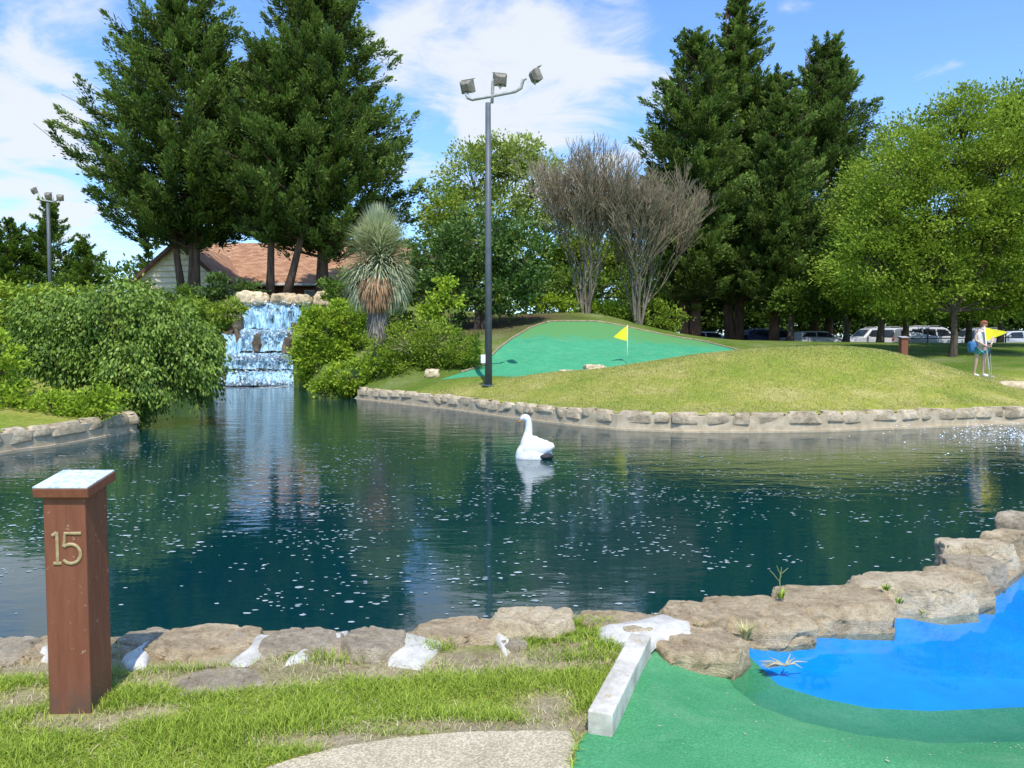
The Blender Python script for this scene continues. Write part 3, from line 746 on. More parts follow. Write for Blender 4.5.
# ------------------------------------------------------------------ foliage
def leaves(name, C, D, L, Wd, mat, parent=None, tint=None, fold=.15):
    n = len(C); C = np.asarray(C); D = D/np.linalg.norm(D, axis=1, keepdims=True).clip(1e-6)
    R = rng.normal(size=(n,3)); s = np.cross(D, R); s /= np.linalg.norm(s, axis=1, keepdims=True).clip(1e-6)
    u = np.cross(s, D)
    L = (L*rng.uniform(.6,1.35,n))[:,None]; Wd = (Wd*rng.uniform(.6,1.3,n))[:,None]
    V = np.empty((n,4,3)); V[:,0] = C - D*L*.5; V[:,1] = C + s*Wd*.5 - D*L*.05 + u*L*fold*.5; V[:,2] = C + D*L*.5; V[:,3] = C - s*Wd*.5 - D*L*.05 + u*L*fold*.5
    return mesh_np(name, V.reshape(-1,3), 4, mat, parent, tint)
def unit(n):
    v = rng.normal(size=(n,3)); return v/np.linalg.norm(v, axis=1, keepdims=True)
def interp(prof, t):
    xs = [p[0] for p in prof]; return np.interp(t, xs, [p[1] for p in prof])
def conifer(px, Y, ytop, ybase, prof, label, nb=260, leafL=.23, leafW=.085, mat='conifer', trunks=((0,0),), group='conifers', lf=34, low=None, seed=0, scale=1.0, tr=.28):
    """prof: (image row, crown radius in image columns)"""
    x0 = W(px,ybase,Y).x; z0 = gz(x0,Y); ztop = W(px,ytop,Y).z; root = empty('conifer_tree', (x0,Y,z0)); tag(root, label, 'tree', group)
    m = Y/F; rows = [(W(px,r,Y).z - z0, rad*m) for r, rad in prof]; rows.sort(); zmin = rows[0][0]; H = ztop-z0
    mb = MB(); tops = []
    for tx, ty in trunks:
        tp = []; rr = []
        for i in range(9):
            t = i/8; tp.append(Vector((tx*(.35+.65*min(1,t*2.2)) + .12*math.sin(t*5+tx*3), ty*t, -.3+t*(H*.96)))); rr.append(tr*(1-t*.93)*(1.25 if i == 0 else 1))
        mb.tube(tp, rr, 9); tops.append(tp)
    Cs=[];Ds=[];Ts=[]
    for k in range(nb):
        u = rng.random(); h = zmin + (H-zmin)*(1-(1-u)**.8 if False else u**1.05)
        a = rng.uniform(0,2*math.pi); R = float(interp(rows, h))
        R = max(.2, R*rng.uniform(.5,1.10)*(1+.10*math.sin(3*a+h)) - .2)
        if h > H*.93: R = min(R, (H-h)*.6+.25)
        tp = tops[rng.integers(len(tops))]
        drop = R*rng.uniform(.05,.45)
        hb = max(h-drop, zmin*.85)
        i = min(7, int(hb/H*8)); base = tp[i].lerp(tp[i+1], min(1,max(0,hb/H*8-i)))
        tip = Vector((math.cos(a)*R, math.sin(a)*R, h))
        mid = base.lerp(tip,.5) - Vector((0,0,R*.10))
        pts = [base, mid, tip]; mb.tube(pts, [max(.02,.07*scale*R/4), .035*scale, .012], 4, False)
        nc = max(2, int(R*.9)+1)
        for j in range(nc):
            t = .30+.62*(j+rng.random())/nc
            c = (base.lerp(mid, t*2) if t < .5 else mid.lerp(tip, t*2-1))
            c = np.array(c) + rng.normal(0,.25*scale,3)
            out = np.array([math.cos(a), math.sin(a), .35+.5*rng.random()]) + rng.normal(0,.22,3); out /= np.linalg.norm(out)
            pl = scale*rng.uniform(.8,1.5)*min(1, .45+R*.2); pw = pl*rng.uniform(.26,.36)
            nl = int(lf*4.2*(.7+.6*rng.random())*min(1, pl))
            tt = rng.random(nl)**.8; wdt = pw*np.sin(np.pi*np.clip(tt*.85+.12,0,1))
            q = out[None]*(tt*pl)[:,None] + rng.normal(size=(nl,3))*wdt[:,None]*.6*np.array([1,1,.7]); q[:,2] += .18*pl*tt**2
            rad_ = q - out[None]*(tt*pl)[:,None]
            Cs.append(c+q-out*pl*.35); Ds.append(out[None]*1.0 + rad_/pw*.9 + rng.normal(0,.25,(nl,3)))
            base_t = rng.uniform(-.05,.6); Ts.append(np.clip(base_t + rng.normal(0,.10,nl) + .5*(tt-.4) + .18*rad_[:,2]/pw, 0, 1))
    C = np.concatenate(Cs); D = np.concatenate(Ds); T = np.concatenate(Ts)
    mb.build('trunk', M['bark_red'], root, True)
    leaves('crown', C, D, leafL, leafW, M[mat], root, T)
    return root
def broadleaf(name, px, Y, ybase, lobes, label, mat, bark='bark', nclus=30, nl=50, L=.24, Wd=.15, cl=.5, trunkr=.2, group=None, cat='tree', droop=0, stems=1, up=.2, zbase=None, flatD=1.0, limbs=True, dens=1.0):
    """lobes: (px, py, rx, ry [, dY]) in image units at depth Y"""
    x0 = W(px,ybase,Y).x; z0 = gz(x0,Y) if zbase is None else zbase; root = empty(name, (x0,Y,z0)); tag(root, label, cat, group); m = Y/F
    mb = MB(); Cs=[];Ds=[];Ts=[]
    org = Vector((x0,Y,z0))
    bases = [Vector((random.uniform(-1,1)*.35*(stems > 1), random.uniform(-1,1)*.35*(stems > 1), -.2)) for _ in range(stems)]
    allc = [W(l[0],l[1],Y) + Vector((0, l[4] if len(l) > 4 else 0, 0)) - org for l in lobes]
    zlow = min(c.z - l[3]*m*.5 for c, l in zip(allc, lobes)); fork = max(.3, zlow*.95)
    forks = []
    for b in bases:
        fk = Vector((b.x*1.5, b.y*1.5, fork)); mb.tube([b, b.lerp(fk,.5)+Vector((.05,0,0)), fk], [trunkr*1.2, trunkr*.9, trunkr*.8], 9, False); forks.append(fk)
    for l, c in zip(lobes, allc):
        rx, rz = l[2]*m, l[3]*m; ry = (rx+rz)/2*flatD
        fk = min(forks, key=lambda f: (f-c).length)
        if limbs:
            md = fk.lerp(c,.5)+Vector((random.uniform(-.2,.2)*rx, 0, -.1*rz)); mb.tube([fk, md, c+Vector((0,0,rz*.3))], [trunkr*.42, trunkr*.26, .025], 6, False)
        nc = max(6, int(nclus*(rx*rz)**.75/ (cl**1.1)*.55*dens))
        u = unit(nc); r = rng.uniform(.45,1.02,nc)**.7
        cc = np.array(c)[None] + u*r[:,None]*np.array([rx,ry,rz])[None]
        lumps = 1+.12*np.sin(u[:,0]*7+u[:,2]*5)+.1*np.sin(u[:,1]*9)
        cc = np.array(c)[None] + (cc-np.array(c)[None])*lumps[:,None]
        for k in range(nc):
            if limbs and k % 2 == 0:
                e = Vector(cc[k]); mb.tube([c.lerp(fk, .15), c.lerp(e,.55)+Vector((0,0,-.05*rz)), e], [max(.012,trunkr*.16), .014, .006], 3, False)
            n_ = int(nl*rng.uniform(.6,1.4)); rad = cl*rng.uniform(.6,1.3)
            q = rng.normal(size=(n_,3))*rad*.5*np.array([1,1,.65]); out = u[k]*.7 + np.array([0,0,up])
            if droop: q[:,2] -= droop*rng.random(n_)*rad*1.6
            Cs.append(cc[k]+q); Dd = out[None] + q/rad*.8 + rng.normal(0,.45,(n_,3))
            if droop: Dd[:,2] -= droop*1.6
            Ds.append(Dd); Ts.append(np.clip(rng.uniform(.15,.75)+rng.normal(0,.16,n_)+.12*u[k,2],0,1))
    mb.build('trunk' if cat == 'tree' else 'stem', M[bark], root, True)
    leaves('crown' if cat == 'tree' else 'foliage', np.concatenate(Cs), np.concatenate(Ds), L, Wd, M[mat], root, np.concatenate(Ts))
    return root
M['conifer'] = leafmat('conifer_spray', (.022,.05,.012,1), (.27,.39,.085,1), .3, .2)
M['conifer_y'] = leafmat('conifer_spray_light', (.026,.058,.014,1), (.30,.42,.09,1), .3, .2)
M['leaf_dark'] = leafmat('dark_glossy_leaf', (.04,.085,.02,1), (.17,.27,.06,1), .25, .5, .35)
M['leaf_hedge'] = leafmat('hedge_leaf', (.025,.05,.01,1), (.10,.17,.03,1), .3, .2)
M['leaf_mid'] = leafmat('mid_green_leaf', (.05,.10,.015,1), (.22,.34,.045,1), .35, .3)
M['leaf_light'] = leafmat('light_green_leaf', (.11,.19,.015,1), (.46,.58,.07,1), .42, .3)
M['leaf_lime'] = leafmat('lime_leaf', (.17,.29,.02,1), (.50,.64,.06,1), .4, .3)
M['leaf_olive'] = leafmat('pale_olive_leaf', (.22,.30,.05,1), (.55,.64,.17,1), .4, .25)

# the three conifers on the bank above the waterfall
conifer(190,45,-40,298,[(-40,6),(0,34),(50,68),(100,94),(130,108),(150,116),(185,110),(212,82),(232,40)],'tall spreading dark conifer with forked trunk in front of the house gable',nb=400,trunks=((-1.2,0),(.1,.3),(.8,-.2)),group='conifers above the waterfall',tr=.22)
conifer(270,44,48,298,[(48,6),(75,24),(110,48),(150,66),(180,68),(208,48),(232,20)],'middle dark conifer rising straight behind the waterfall crest',nb=320,trunks=((0,0),(2.3,.2)),group='conifers above the waterfall',tr=.24)
conifer(322,46,-60,298,[(-60,8),(-10,38),(45,66),(100,100),(145,114),(190,110),(222,76),(242,28)],'broad dark conifer with a single stout trunk left of the shaggy yucca',nb=420,trunks=((0,0),),group='conifers above the waterfall',tr=.36)
# the right conifer stand
G2 = 'conifers right of the bare trees'
conifer(690,50,30,335,[(30,6),(70,32),(100,50),(130,60),(180,58),(230,54),(270,48),(295,22)],'leftmost conifer of the right stand, beside the bare grey tree',nb=445,trunks=((-.6,0),(.2,.2),(.8,0)),group=G2,tr=.28,mat='conifer_y')
conifer(738,52,-14,335,[(-14,6),(40,26),(80,42),(130,50),(200,60),(260,60),(292,34)],'tallest conifer of the right stand with its tip at the picture top',nb=495,trunks=((-1.2,0),(0,0)),group=G2,tr=.34,mat='conifer_y')
conifer(778,49,72,337,[(72,6),(110,26),(160,42),(220,54),(275,56),(300,24)],'shorter lighter conifer standing between the two tall tips of the right stand',nb=346,trunks=((-.4,0),),group=G2,tr=.32,mat='conifer_y')
conifer(824,52,38,337,[(38,6),(70,28),(105,50),(150,50),(200,58),(260,60),(305,34)],'dark pointed conifer at the right of the stand, before the light green trees',nb=445,trunks=((-1.6,0),(.4,.3)),group=G2,tr=.30)
# small dark pines far left
conifer(50,62,200,285,[(200,4),(225,22),(250,36),(280,40)],'small ragged pine behind the far left light pole',nb=90,group='trees far left',tr=.2,mat='leaf_mid',scale=.9)
conifer(12,60,222,285,[(222,5),(240,26),(260,36),(285,40)],'low bushy pine at the left picture edge',nb=90,group='trees far left',tr=.2,mat='leaf_mid',scale=.9)
conifer(88,58,240,285,[(240,6),(262,20),(285,24)],'lowest small pine between the far left light pole and the gable',nb=50,group='trees far left',tr=.2,mat='leaf_mid',scale=.9)
conifer(150,66,232,285,[(232,4),(250,12),(270,18),(285,18)],'small pale conifer left of the house gable',nb=50,group='trees far left',tr=.2,mat='leaf_mid',scale=.9)

# centre
broadleaf('broadleaf_tree',476,38,326,[(440,258,32,38),(480,245,40,36),(520,258,32,38),(455,288,34,28),(500,290,44,26)],'dense dark glossy round tree behind the tall lamp pole','leaf_dark',nclus=24,nl=55,L=.22,Wd=.13,cl=.55,trunkr=.16,stems=3,group='trees behind the putting green')
broadleaf('broadleaf_tree',500,56,310,[(470,175,32,34),(505,160,30,28),(535,190,28,45),(490,220,45,40),(450,215,28,36),(520,150,18,16),(500,270,60,35)],'airy pale green tree standing tall behind the dark round tree','leaf_olive',nclus=24,nl=50,L=.26,Wd=.15,cl=.75,trunkr=.2,group='trees behind the putting green')
broadleaf('broadleaf_tree',440,50,310,[(438,205,20,24),(448,240,26,34),(430,270,30,30)],'slim lime green tree right of the broad conifer','leaf_light',nclus=16,nl=40,L=.22,Wd=.13,cl=.6,trunkr=.14,group='trees behind the putting green')
broadleaf('broadleaf_tree',560,60,310,[(560,230,26,40),(590,260,40,34),(540,280,26,26),(630,270,40,35)],'pale green tree showing through the bare branches','leaf_light',nclus=24,nl=50,L=.26,Wd=.16,cl=.7,trunkr=.18,group='trees behind the putting green')
# right deciduous trees
broadleaf('broadleaf_tree',953,31,343,[(955,150,42,42),(905,175,44,40),(1000,155,44,44),(965,112,26,26),(930,215,58,42),(990,225,58,44),(885,225,40,36),(1035,195,44,52),(872,262,38,30),(930,272,50,28),(1005,280,50,30),(900,300,34,16),(1040,300,36,18)],'large light green tree with grey brown trunk directly left of the golfer','leaf_light',bark='bark',nclus=30,nl=62,L=.14,Wd=.075,cl=.52,trunkr=.15,flatD=1.4,dens=1.5,group='light green trees at the right')
broadleaf('broadleaf_tree',1040,36,343,[(1035,128,46,42),(1060,110,40,36),(1005,180,44,44),(1050,220,50,50),(1000,245,40,34),(1030,285,46,30),(985,300,30,16),(1010,112,22,20)],'light green tree reaching in from the right picture edge','leaf_light',bark='bark',nclus=26,nl=60,L=.17,Wd=.09,cl=.6,trunkr=.22,dens=1.6,flatD=1.3,group='light green trees at the right')
broadleaf('broadleaf_tree',880,42,340,[(880,185,38,36),(905,145,28,26),(865,222,34,34),(895,255,42,32),(850,275,28,26),(880,300,36,16)],'yellow green tree at the left of the light green group','leaf_light',bark='bark',nclus=26,nl=60,L=.18,Wd=.10,cl=.6,trunkr=.2,dens=1.6,flatD=1.3,group='light green trees at the right')
for px_, Y_, lb, lo in ((846,46,'slender roadside tree shading the white saloon',[(846,285,32,24),(838,262,26,24),(862,306,26,12)]),
        (905,47,'roadside tree shading the white estate car',[(905,290,36,22),(925,306,28,12),(895,270,30,24)]),
        (1000,47,'roadside tree shading the cars behind the golfer',[(1000,292,36,22),(980,308,24,10),(1020,305,28,12)]),
        (1046,46,'roadside tree at the right picture edge',[(1046,290,36,26),(1060,306,28,12)]),
        (968,48,'roadside tree between the large off-roader and the golfer',[(962,296,30,18),(950,308,22,10)]),
        (790,47,'small roadside tree among the right conifer trunks',[(795,298,26,16),(812,310,22,9)])):
    broadleaf('roadside_tree',px_,Y_,338,lo,lb,'leaf_mid',nclus=24,nl=60,L=.22,Wd=.13,cl=.6,trunkr=.2,dens=1.3,group='trees between the lawn and the car park')
# understory beyond the car park
BG = 'woodland trees beyond the car park'
spots = [(662,66,'dark woodland tree farthest left beyond the car park',[(655,300,30,22),(690,285,34,26)]),
         (745,70,'dark woodland tree behind the tallest conifer trunk',[(735,285,36,34),(765,300,26,22)]),
         (812,68,'woodland tree above the white saloon',[(800,290,32,30),(830,270,30,34)]),
         (858,72,'woodland tree left of the long white estate car',[(850,290,34,28),(875,262,32,30)]),
         (925,70,'woodland tree directly behind the large white off-roader',[(915,290,36,28),(945,275,34,30)]),
         (985,74,'woodland tree behind the golfer',[(975,285,36,30),(1005,270,34,30)]),
         (1040,70,'woodland tree at the right edge beyond the car park',[(1030,290,36,30),(1050,262,34,30)])]
for px_, Y_, lb, lo in spots:
    broadleaf('woodland_tree',px_,Y_,335,lo+[(lo[0][0]+14,lo[0][1]-40,34,30)],lb,'leaf_mid',nclus=18,nl=60,L=.34,Wd=.2,cl=.95,trunkr=.32,group=BG)
for i, (px_, Y_, lb) in enumerate(((700,95,'hazy far woodland crown filling the gap left of the tallest conifer'),(800,95,'hazy far woodland crown between the conifer trunks'),(905,95,'hazy far woodland crown behind the car park, right of centre'),(1010,95,'hazy far woodland crown at the right edge'),(590,85,'far woodland crown low behind the bare trees'),(455,85,'far woodland crown low behind the slim lime tree'))):
    broadleaf('woodland_tree',px_,Y_,335,[(px_-30,300,38,34),(px_+20,295,42,38),(px_,265,40,26)],lb,'leaf_mid',nclus=14,nl=60,L=.5,Wd=.3,cl=1.4,trunkr=.35,group='far woodland trees')
for i, (xa, xb, lb) in enumerate(((640,770,'dark hedge behind the cars under the conifer trunks'),(770,900,'dark hedge behind the white saloon and estate car'),(900,1080,'dark hedge behind the off-roader and the golfer'))):
    broadleaf('hedge',(xa+xb)/2,66,335,[(x_,318+(k%2)*4,20,15) for k, x_ in enumerate(range(xa,xb+1,22))]+[(x_,296,24,16) for x_ in range(xa+8,xb+1,30)],lb,'leaf_hedge',nclus=20,nl=60,L=.34,Wd=.22,cl=.8,trunkr=.15,group='hedges beyond the car park',cat='hedge',limbs=False)
# far left hazy bushes
broadleaf('broadleaf_tree',118,75,285,[(100,275,26,12),(135,272,22,14),(20,268,30,16),(60,275,34,14)],'low hazy tree line bush between the small pines and the gable','leaf_mid',nclus=12,nl=30,L=.4,Wd=.25,cl=.9,trunkr=.2,group='trees far left')

# weeping bush on the left bank
def lobe_shift(l, dx, dy): return [(a+dx,b+dy,c,d,*r) for a,b,c,d,*r in l]
M['leaf_wb'] = leafmat('weeping_leaf', (.045,.10,.015,1), (.34,.48,.08,1), .3, .4, .4)
broadleaf('weeping_bush',110,19.5,425,[(60,318,50,30),(112,314,48,34),(160,330,40,34),(196,350,27,32),(90,352,48,34),(145,368,50,32,-.4),(125,396,36,20,-.5),(60,345,46,28),(205,376,13,22),(125,412,26,16,-.5)],'huge weeping bush hanging over the pond from the left stone wall','leaf_wb','bark',nclus=40,nl=82,L=.115,Wd=.06,cl=.28,trunkr=.12,cat='bush',droop=.9,up=.1)
broadleaf('leafy_bush',22,23,360,[(5,305,46,26),(40,300,40,22),(-20,330,40,30),(80,296,30,14)],'pale leafy bush behind the weeping bush at the left edge','leaf_light','bark',nclus=30,nl=46,L=.17,Wd=.09,cl=.35,trunkr=.1,cat='bush',droop=.4)
broadleaf('leafy_bush',-6,17.2,400,[(0,360,18,30),(8,388,14,14)],'small bright green bush at the left picture edge above the wall','leaf_lime','bark',nclus=26,nl=46,L=.11,Wd=.07,cl=.24,trunkr=.05,cat='bush')
broadleaf('ground_cover_bush',50,17.0,430,[(15,408,22,14),(50,405,30,16),(85,408,22,14),(105,398,20,14),(30,420,26,8),(75,418,26,8)],'low bright ground cover spilling along the top of the left wall','leaf_lime','bark',nclus=26,nl=44,L=.09,Wd=.06,cl=.22,trunkr=.03,cat='bush',limbs=False)
broadleaf('leafy_bush',200,34,375,[(190,310,20,14),(215,316,22,14),(235,308,14,8),(195,335,20,18)],'small yellow green shrub left of the waterfall crest','leaf_light','bark',nclus=22,nl=40,L=.17,Wd=.09,cl=.35,trunkr=.06,cat='bush')
broadleaf('leafy_bush',150,40,330,[(155,300,22,12),(130,292,26,14),(185,296,16,10)],'shrub in front of the beige gable wall, left of the forked conifer','leaf_mid','bark',nclus=22,nl=40,L=.2,Wd=.1,cl=.4,trunkr=.06,cat='bush')
# shrubs between waterfall and pole
SB = 'shrubs between the waterfall and the lamp pole'
broadleaf('leafy_bush',318,34.5,388,[(332,330,28,26),(322,358,27,23),(306,338,13,16),(303,356,11,14),(314,316,14,10),(354,355,30,28),(346,318,22,18),(312,378,14,10)],'big rounded lime shrub touching the right side of the waterfall','leaf_lime','bark',nclus=28,nl=44,L=.15,Wd=.1,cl=.32,trunkr=.08,cat='bush',group=SB)
broadleaf('leafy_bush',362,29.6,392,[(345,378,28,16),(378,366,26,18),(330,384,18,12),(362,388,18,8),(400,368,22,14)],'low lime shrub on the bank below the shaggy yucca','leaf_lime','bark',nclus=26,nl=44,L=.13,Wd=.09,cl=.28,trunkr=.05,cat='bush',group=SB)
broadleaf('leafy_bush',430,29.2,372,[(402,345,30,24),(438,342,34,24),(466,352,20,20),(405,364,30,16),(445,362,30,14)],'spreading feathery green shrub between the yucca and the lamp pole','leaf_light','bark',nclus=28,nl=44,L=.13,Wd=.06,cl=.32,trunkr=.06,cat='bush',group=SB)
broadleaf('leafy_bush',450,35.5,345,[(437,300,10,24),(452,296,12,20),(428,310,8,16)],'upright yellow leaved shrub under the dark round tree','leaf_lime','bark',nclus=14,nl=26,L=.2,Wd=.13,cl=.3,trunkr=.04,cat='bush',group=SB)
broadleaf('leafy_bush',350,38,330,[(345,290,26,24),(385,310,30,20),(400,290,22,22)],'dark green shrub behind the shaggy yucca','leaf_mid','bark',nclus=22,nl=44,L=.17,Wd=.1,cl=.4,trunkr=.08,cat='bush',group=SB)
broadleaf('leafy_bush',215,43,292,[(225,286,20,12),(248,290,14,8),(205,292,14,8)],'dark shadowed shrub under the red roof beside the forked conifer','leaf_dark','bark',nclus=22,nl=40,L=.2,Wd=.1,cl=.4,trunkr=.06,cat='bush')
broadleaf('leafy_bush',650,43,322,[(650,312,22,16),(672,318,14,12),(628,315,14,10)],'soft green shrub at the foot of the right bare tree','leaf_light','bark',nclus=20,nl=40,L=.2,Wd=.1,cl=.4,trunkr=.06,cat='bush')
broadleaf('leafy_bush',535,43.5,314,[(515,300,22,10),(545,303,22,8),(575,306,20,8),(600,309,22,8)],'low lime ground cover behind the putting green','leaf_lime','bark',nclus=20,nl=40,L=.17,Wd=.1,cl=.3,trunkr=.03,cat='bush',limbs=False)
broadleaf('leafy_bush',545,50,315,[(540,285,28,22),(575,285,26,20),(610,290,26,20)],'dark shrub between the round tree and the bare trees','leaf_mid','bark',nclus=18,nl=40,L=.22,Wd=.12,cl=.5,trunkr=.06,cat='bush')

# ------------------------------------------------------------------ bare trees
def bare_tree(px, Y, ybase, ytop, spread, label, seed, nst=11):
    rnd = random.Random(seed); x0 = W(px,ybase,Y).x; z0 = gz(x0,Y); H = W(px,ytop,Y).z-z0; sw = spread*Y/F
    root = empty('bare_tree', (x0,Y,z0)); tag(root, label, 'tree', 'bare trees behind the putting green')
    tr = MB(); tw = MB()
    def grow(p, d, r, ln, lev):
        pts = [p]; rr = [r]; q = p.copy(); dd = d.copy(); n = 4
        for i in range(n):
            dd = (dd + Vector((rnd.uniform(-.14,.14), rnd.uniform(-.14,.14), rnd.uniform(0,.10)))).normalized(); q = q+dd*ln/n; pts.append(q.copy()); rr.append(max(.012, r*(1-.5*(i+1)/n)))
        (tr if lev < 2 else tw).tube(pts, rr, 6 if lev < 1 else (4 if lev < 3 else 3), False)
        if lev >= 5: return
        for k in range(3 if lev < 2 else 4):
            i = rnd.choice((2,3,4)) if k else 4
            a = Vector((rnd.uniform(-1,1), rnd.uniform(-1,1), rnd.uniform(-.1,.5)))
            nd = (dd + a*(.32 if lev < 2 else .62)).normalized(); grow(pts[i], nd, rr[i]*.72, ln*rnd.uniform(.6,.85), lev+1)
    for s in range(nst):
        a = s/nst*6.283+rnd.uniform(-.3,.3); out = rnd.uniform(.12,.5)
        grow(Vector((math.cos(a)*.18, math.sin(a)*.18, -.1)), Vector((math.cos(a)*out*sw/H*2.2, math.sin(a)*out*sw/H*2.2, 1)).normalized(), .075, H*.285, 0)
    tr.build('trunk', M['bark_grey'], root, True); tw.build('twigs', M['twig'], root, True)
bare_tree(586,43,312,130,46,'left bare grey many stemmed tree behind the putting green',3,10)
bare_tree(638,42,318,150,40,'right bare grey many stemmed tree beside the conifer stand',8,11)

# ------------------------------------------------------------------ shaggy yucca
def yucca():
    Y = 29.5; x0 = W(378,362,Y).x; z0 = gz(x0,Y)-.1; root = empty('yucca_tree', (x0,Y,z0)); tag(root, 'shaggy blue green yucca with brown skirt of dead leaves right of the waterfall', 'yucca')
    top = W(377,205,Y).z-z0
    mb = MB(); mb.tube([(0,0,-.3),(.03,0,top*.3),(0,0,top*.6),(0,0,top*.85)], [.22,.17,.2,.15], 10); mb.build('trunk', M['bark_grey'], root, True)
    def blades(name, n, zf, elev, ln, wd, mat, ctrs=((0,0),), sag=.3, rad=.15):
        V = np.empty((n,3,4,3)); T = []
        for i in range(n):
            c = ctrs[i % len(ctrs)]; t = random.random(); z = top*(zf[0]+(zf[1]-zf[0])*t); el = math.radians(elev[0]+(elev[1]-elev[0])*t+random.gauss(0,9)); az = random.uniform(0,6.283)
            h = Vector((math.cos(az), math.sin(az), 0)); L_ = ln*random.uniform(.75,1.15); s = Vector((-math.sin(az), math.cos(az), 0))*wd*.5
            p = Vector((c[0], c[1], z)) + h*rad; pts = [p]; e = el
            for k in range(3): 
                p = p + (h*math.cos(e)+Vector((0,0,math.sin(e))))*L_/3; pts.append(p); e -= sag*(.5 if e > 1 else 1)
            wk = [1,.9,.6,.05]
            for k in range(3):
                V[i,k] = [pts[k]-s*wk[k], pts[k]+s*wk[k], pts[k+1]+s*wk[k+1], pts[k+1]-s*wk[k+1]]
            T += [random.random()]*3
        mesh_np(name, V.reshape(-1,3), 4, M[mat], root, T)
    M['yucca'] = leafmat('yucca_blade', (.34,.38,.20,1), (.82,.84,.58,1), .32, .1)
    M['yucca_dead'] = leafmat('dead_yucca_blade', (.24,.12,.055,1), (.62,.42,.25,1), .15, .1)
    M['yucca_grey'] = leafmat('grey_dead_blade', (.20,.17,.14,1), (.42,.38,.33,1), .15, .1)
    blades('top_leaves', 1100, (.78,.86), (5,88), 1.0, .04, 'yucca', ((0,0),(.12,0)), .06)
    blades('side_leaves', 3600, (.60,.82), (-20,50), .85, .04, 'yucca', ((.45,0),(-.38,0),(.15,-.3),(.3,.2),(-.1,.2)), .22, .22)
    blades('lower_leaves', 2600, (.48,.66), (-65,5), .8, .04, 'yucca', ((-.55,.2),(.6,.2),(.0,.35),(-.45,.0),(.5,.0)), .30, .28)
    blades('dead_skirt', 2200, (.49,.61), (-88,-58), .8, .04, 'yucca_dead', ((.0,-.40),(.15,-.36),(-.12,-.36)), .06, .30)
    blades('grey_skirt', 1500, (.30,.44), (-90,-76), .7, .03, 'yucca_grey', ((.02,-.12),), .04, .26)
yucca()

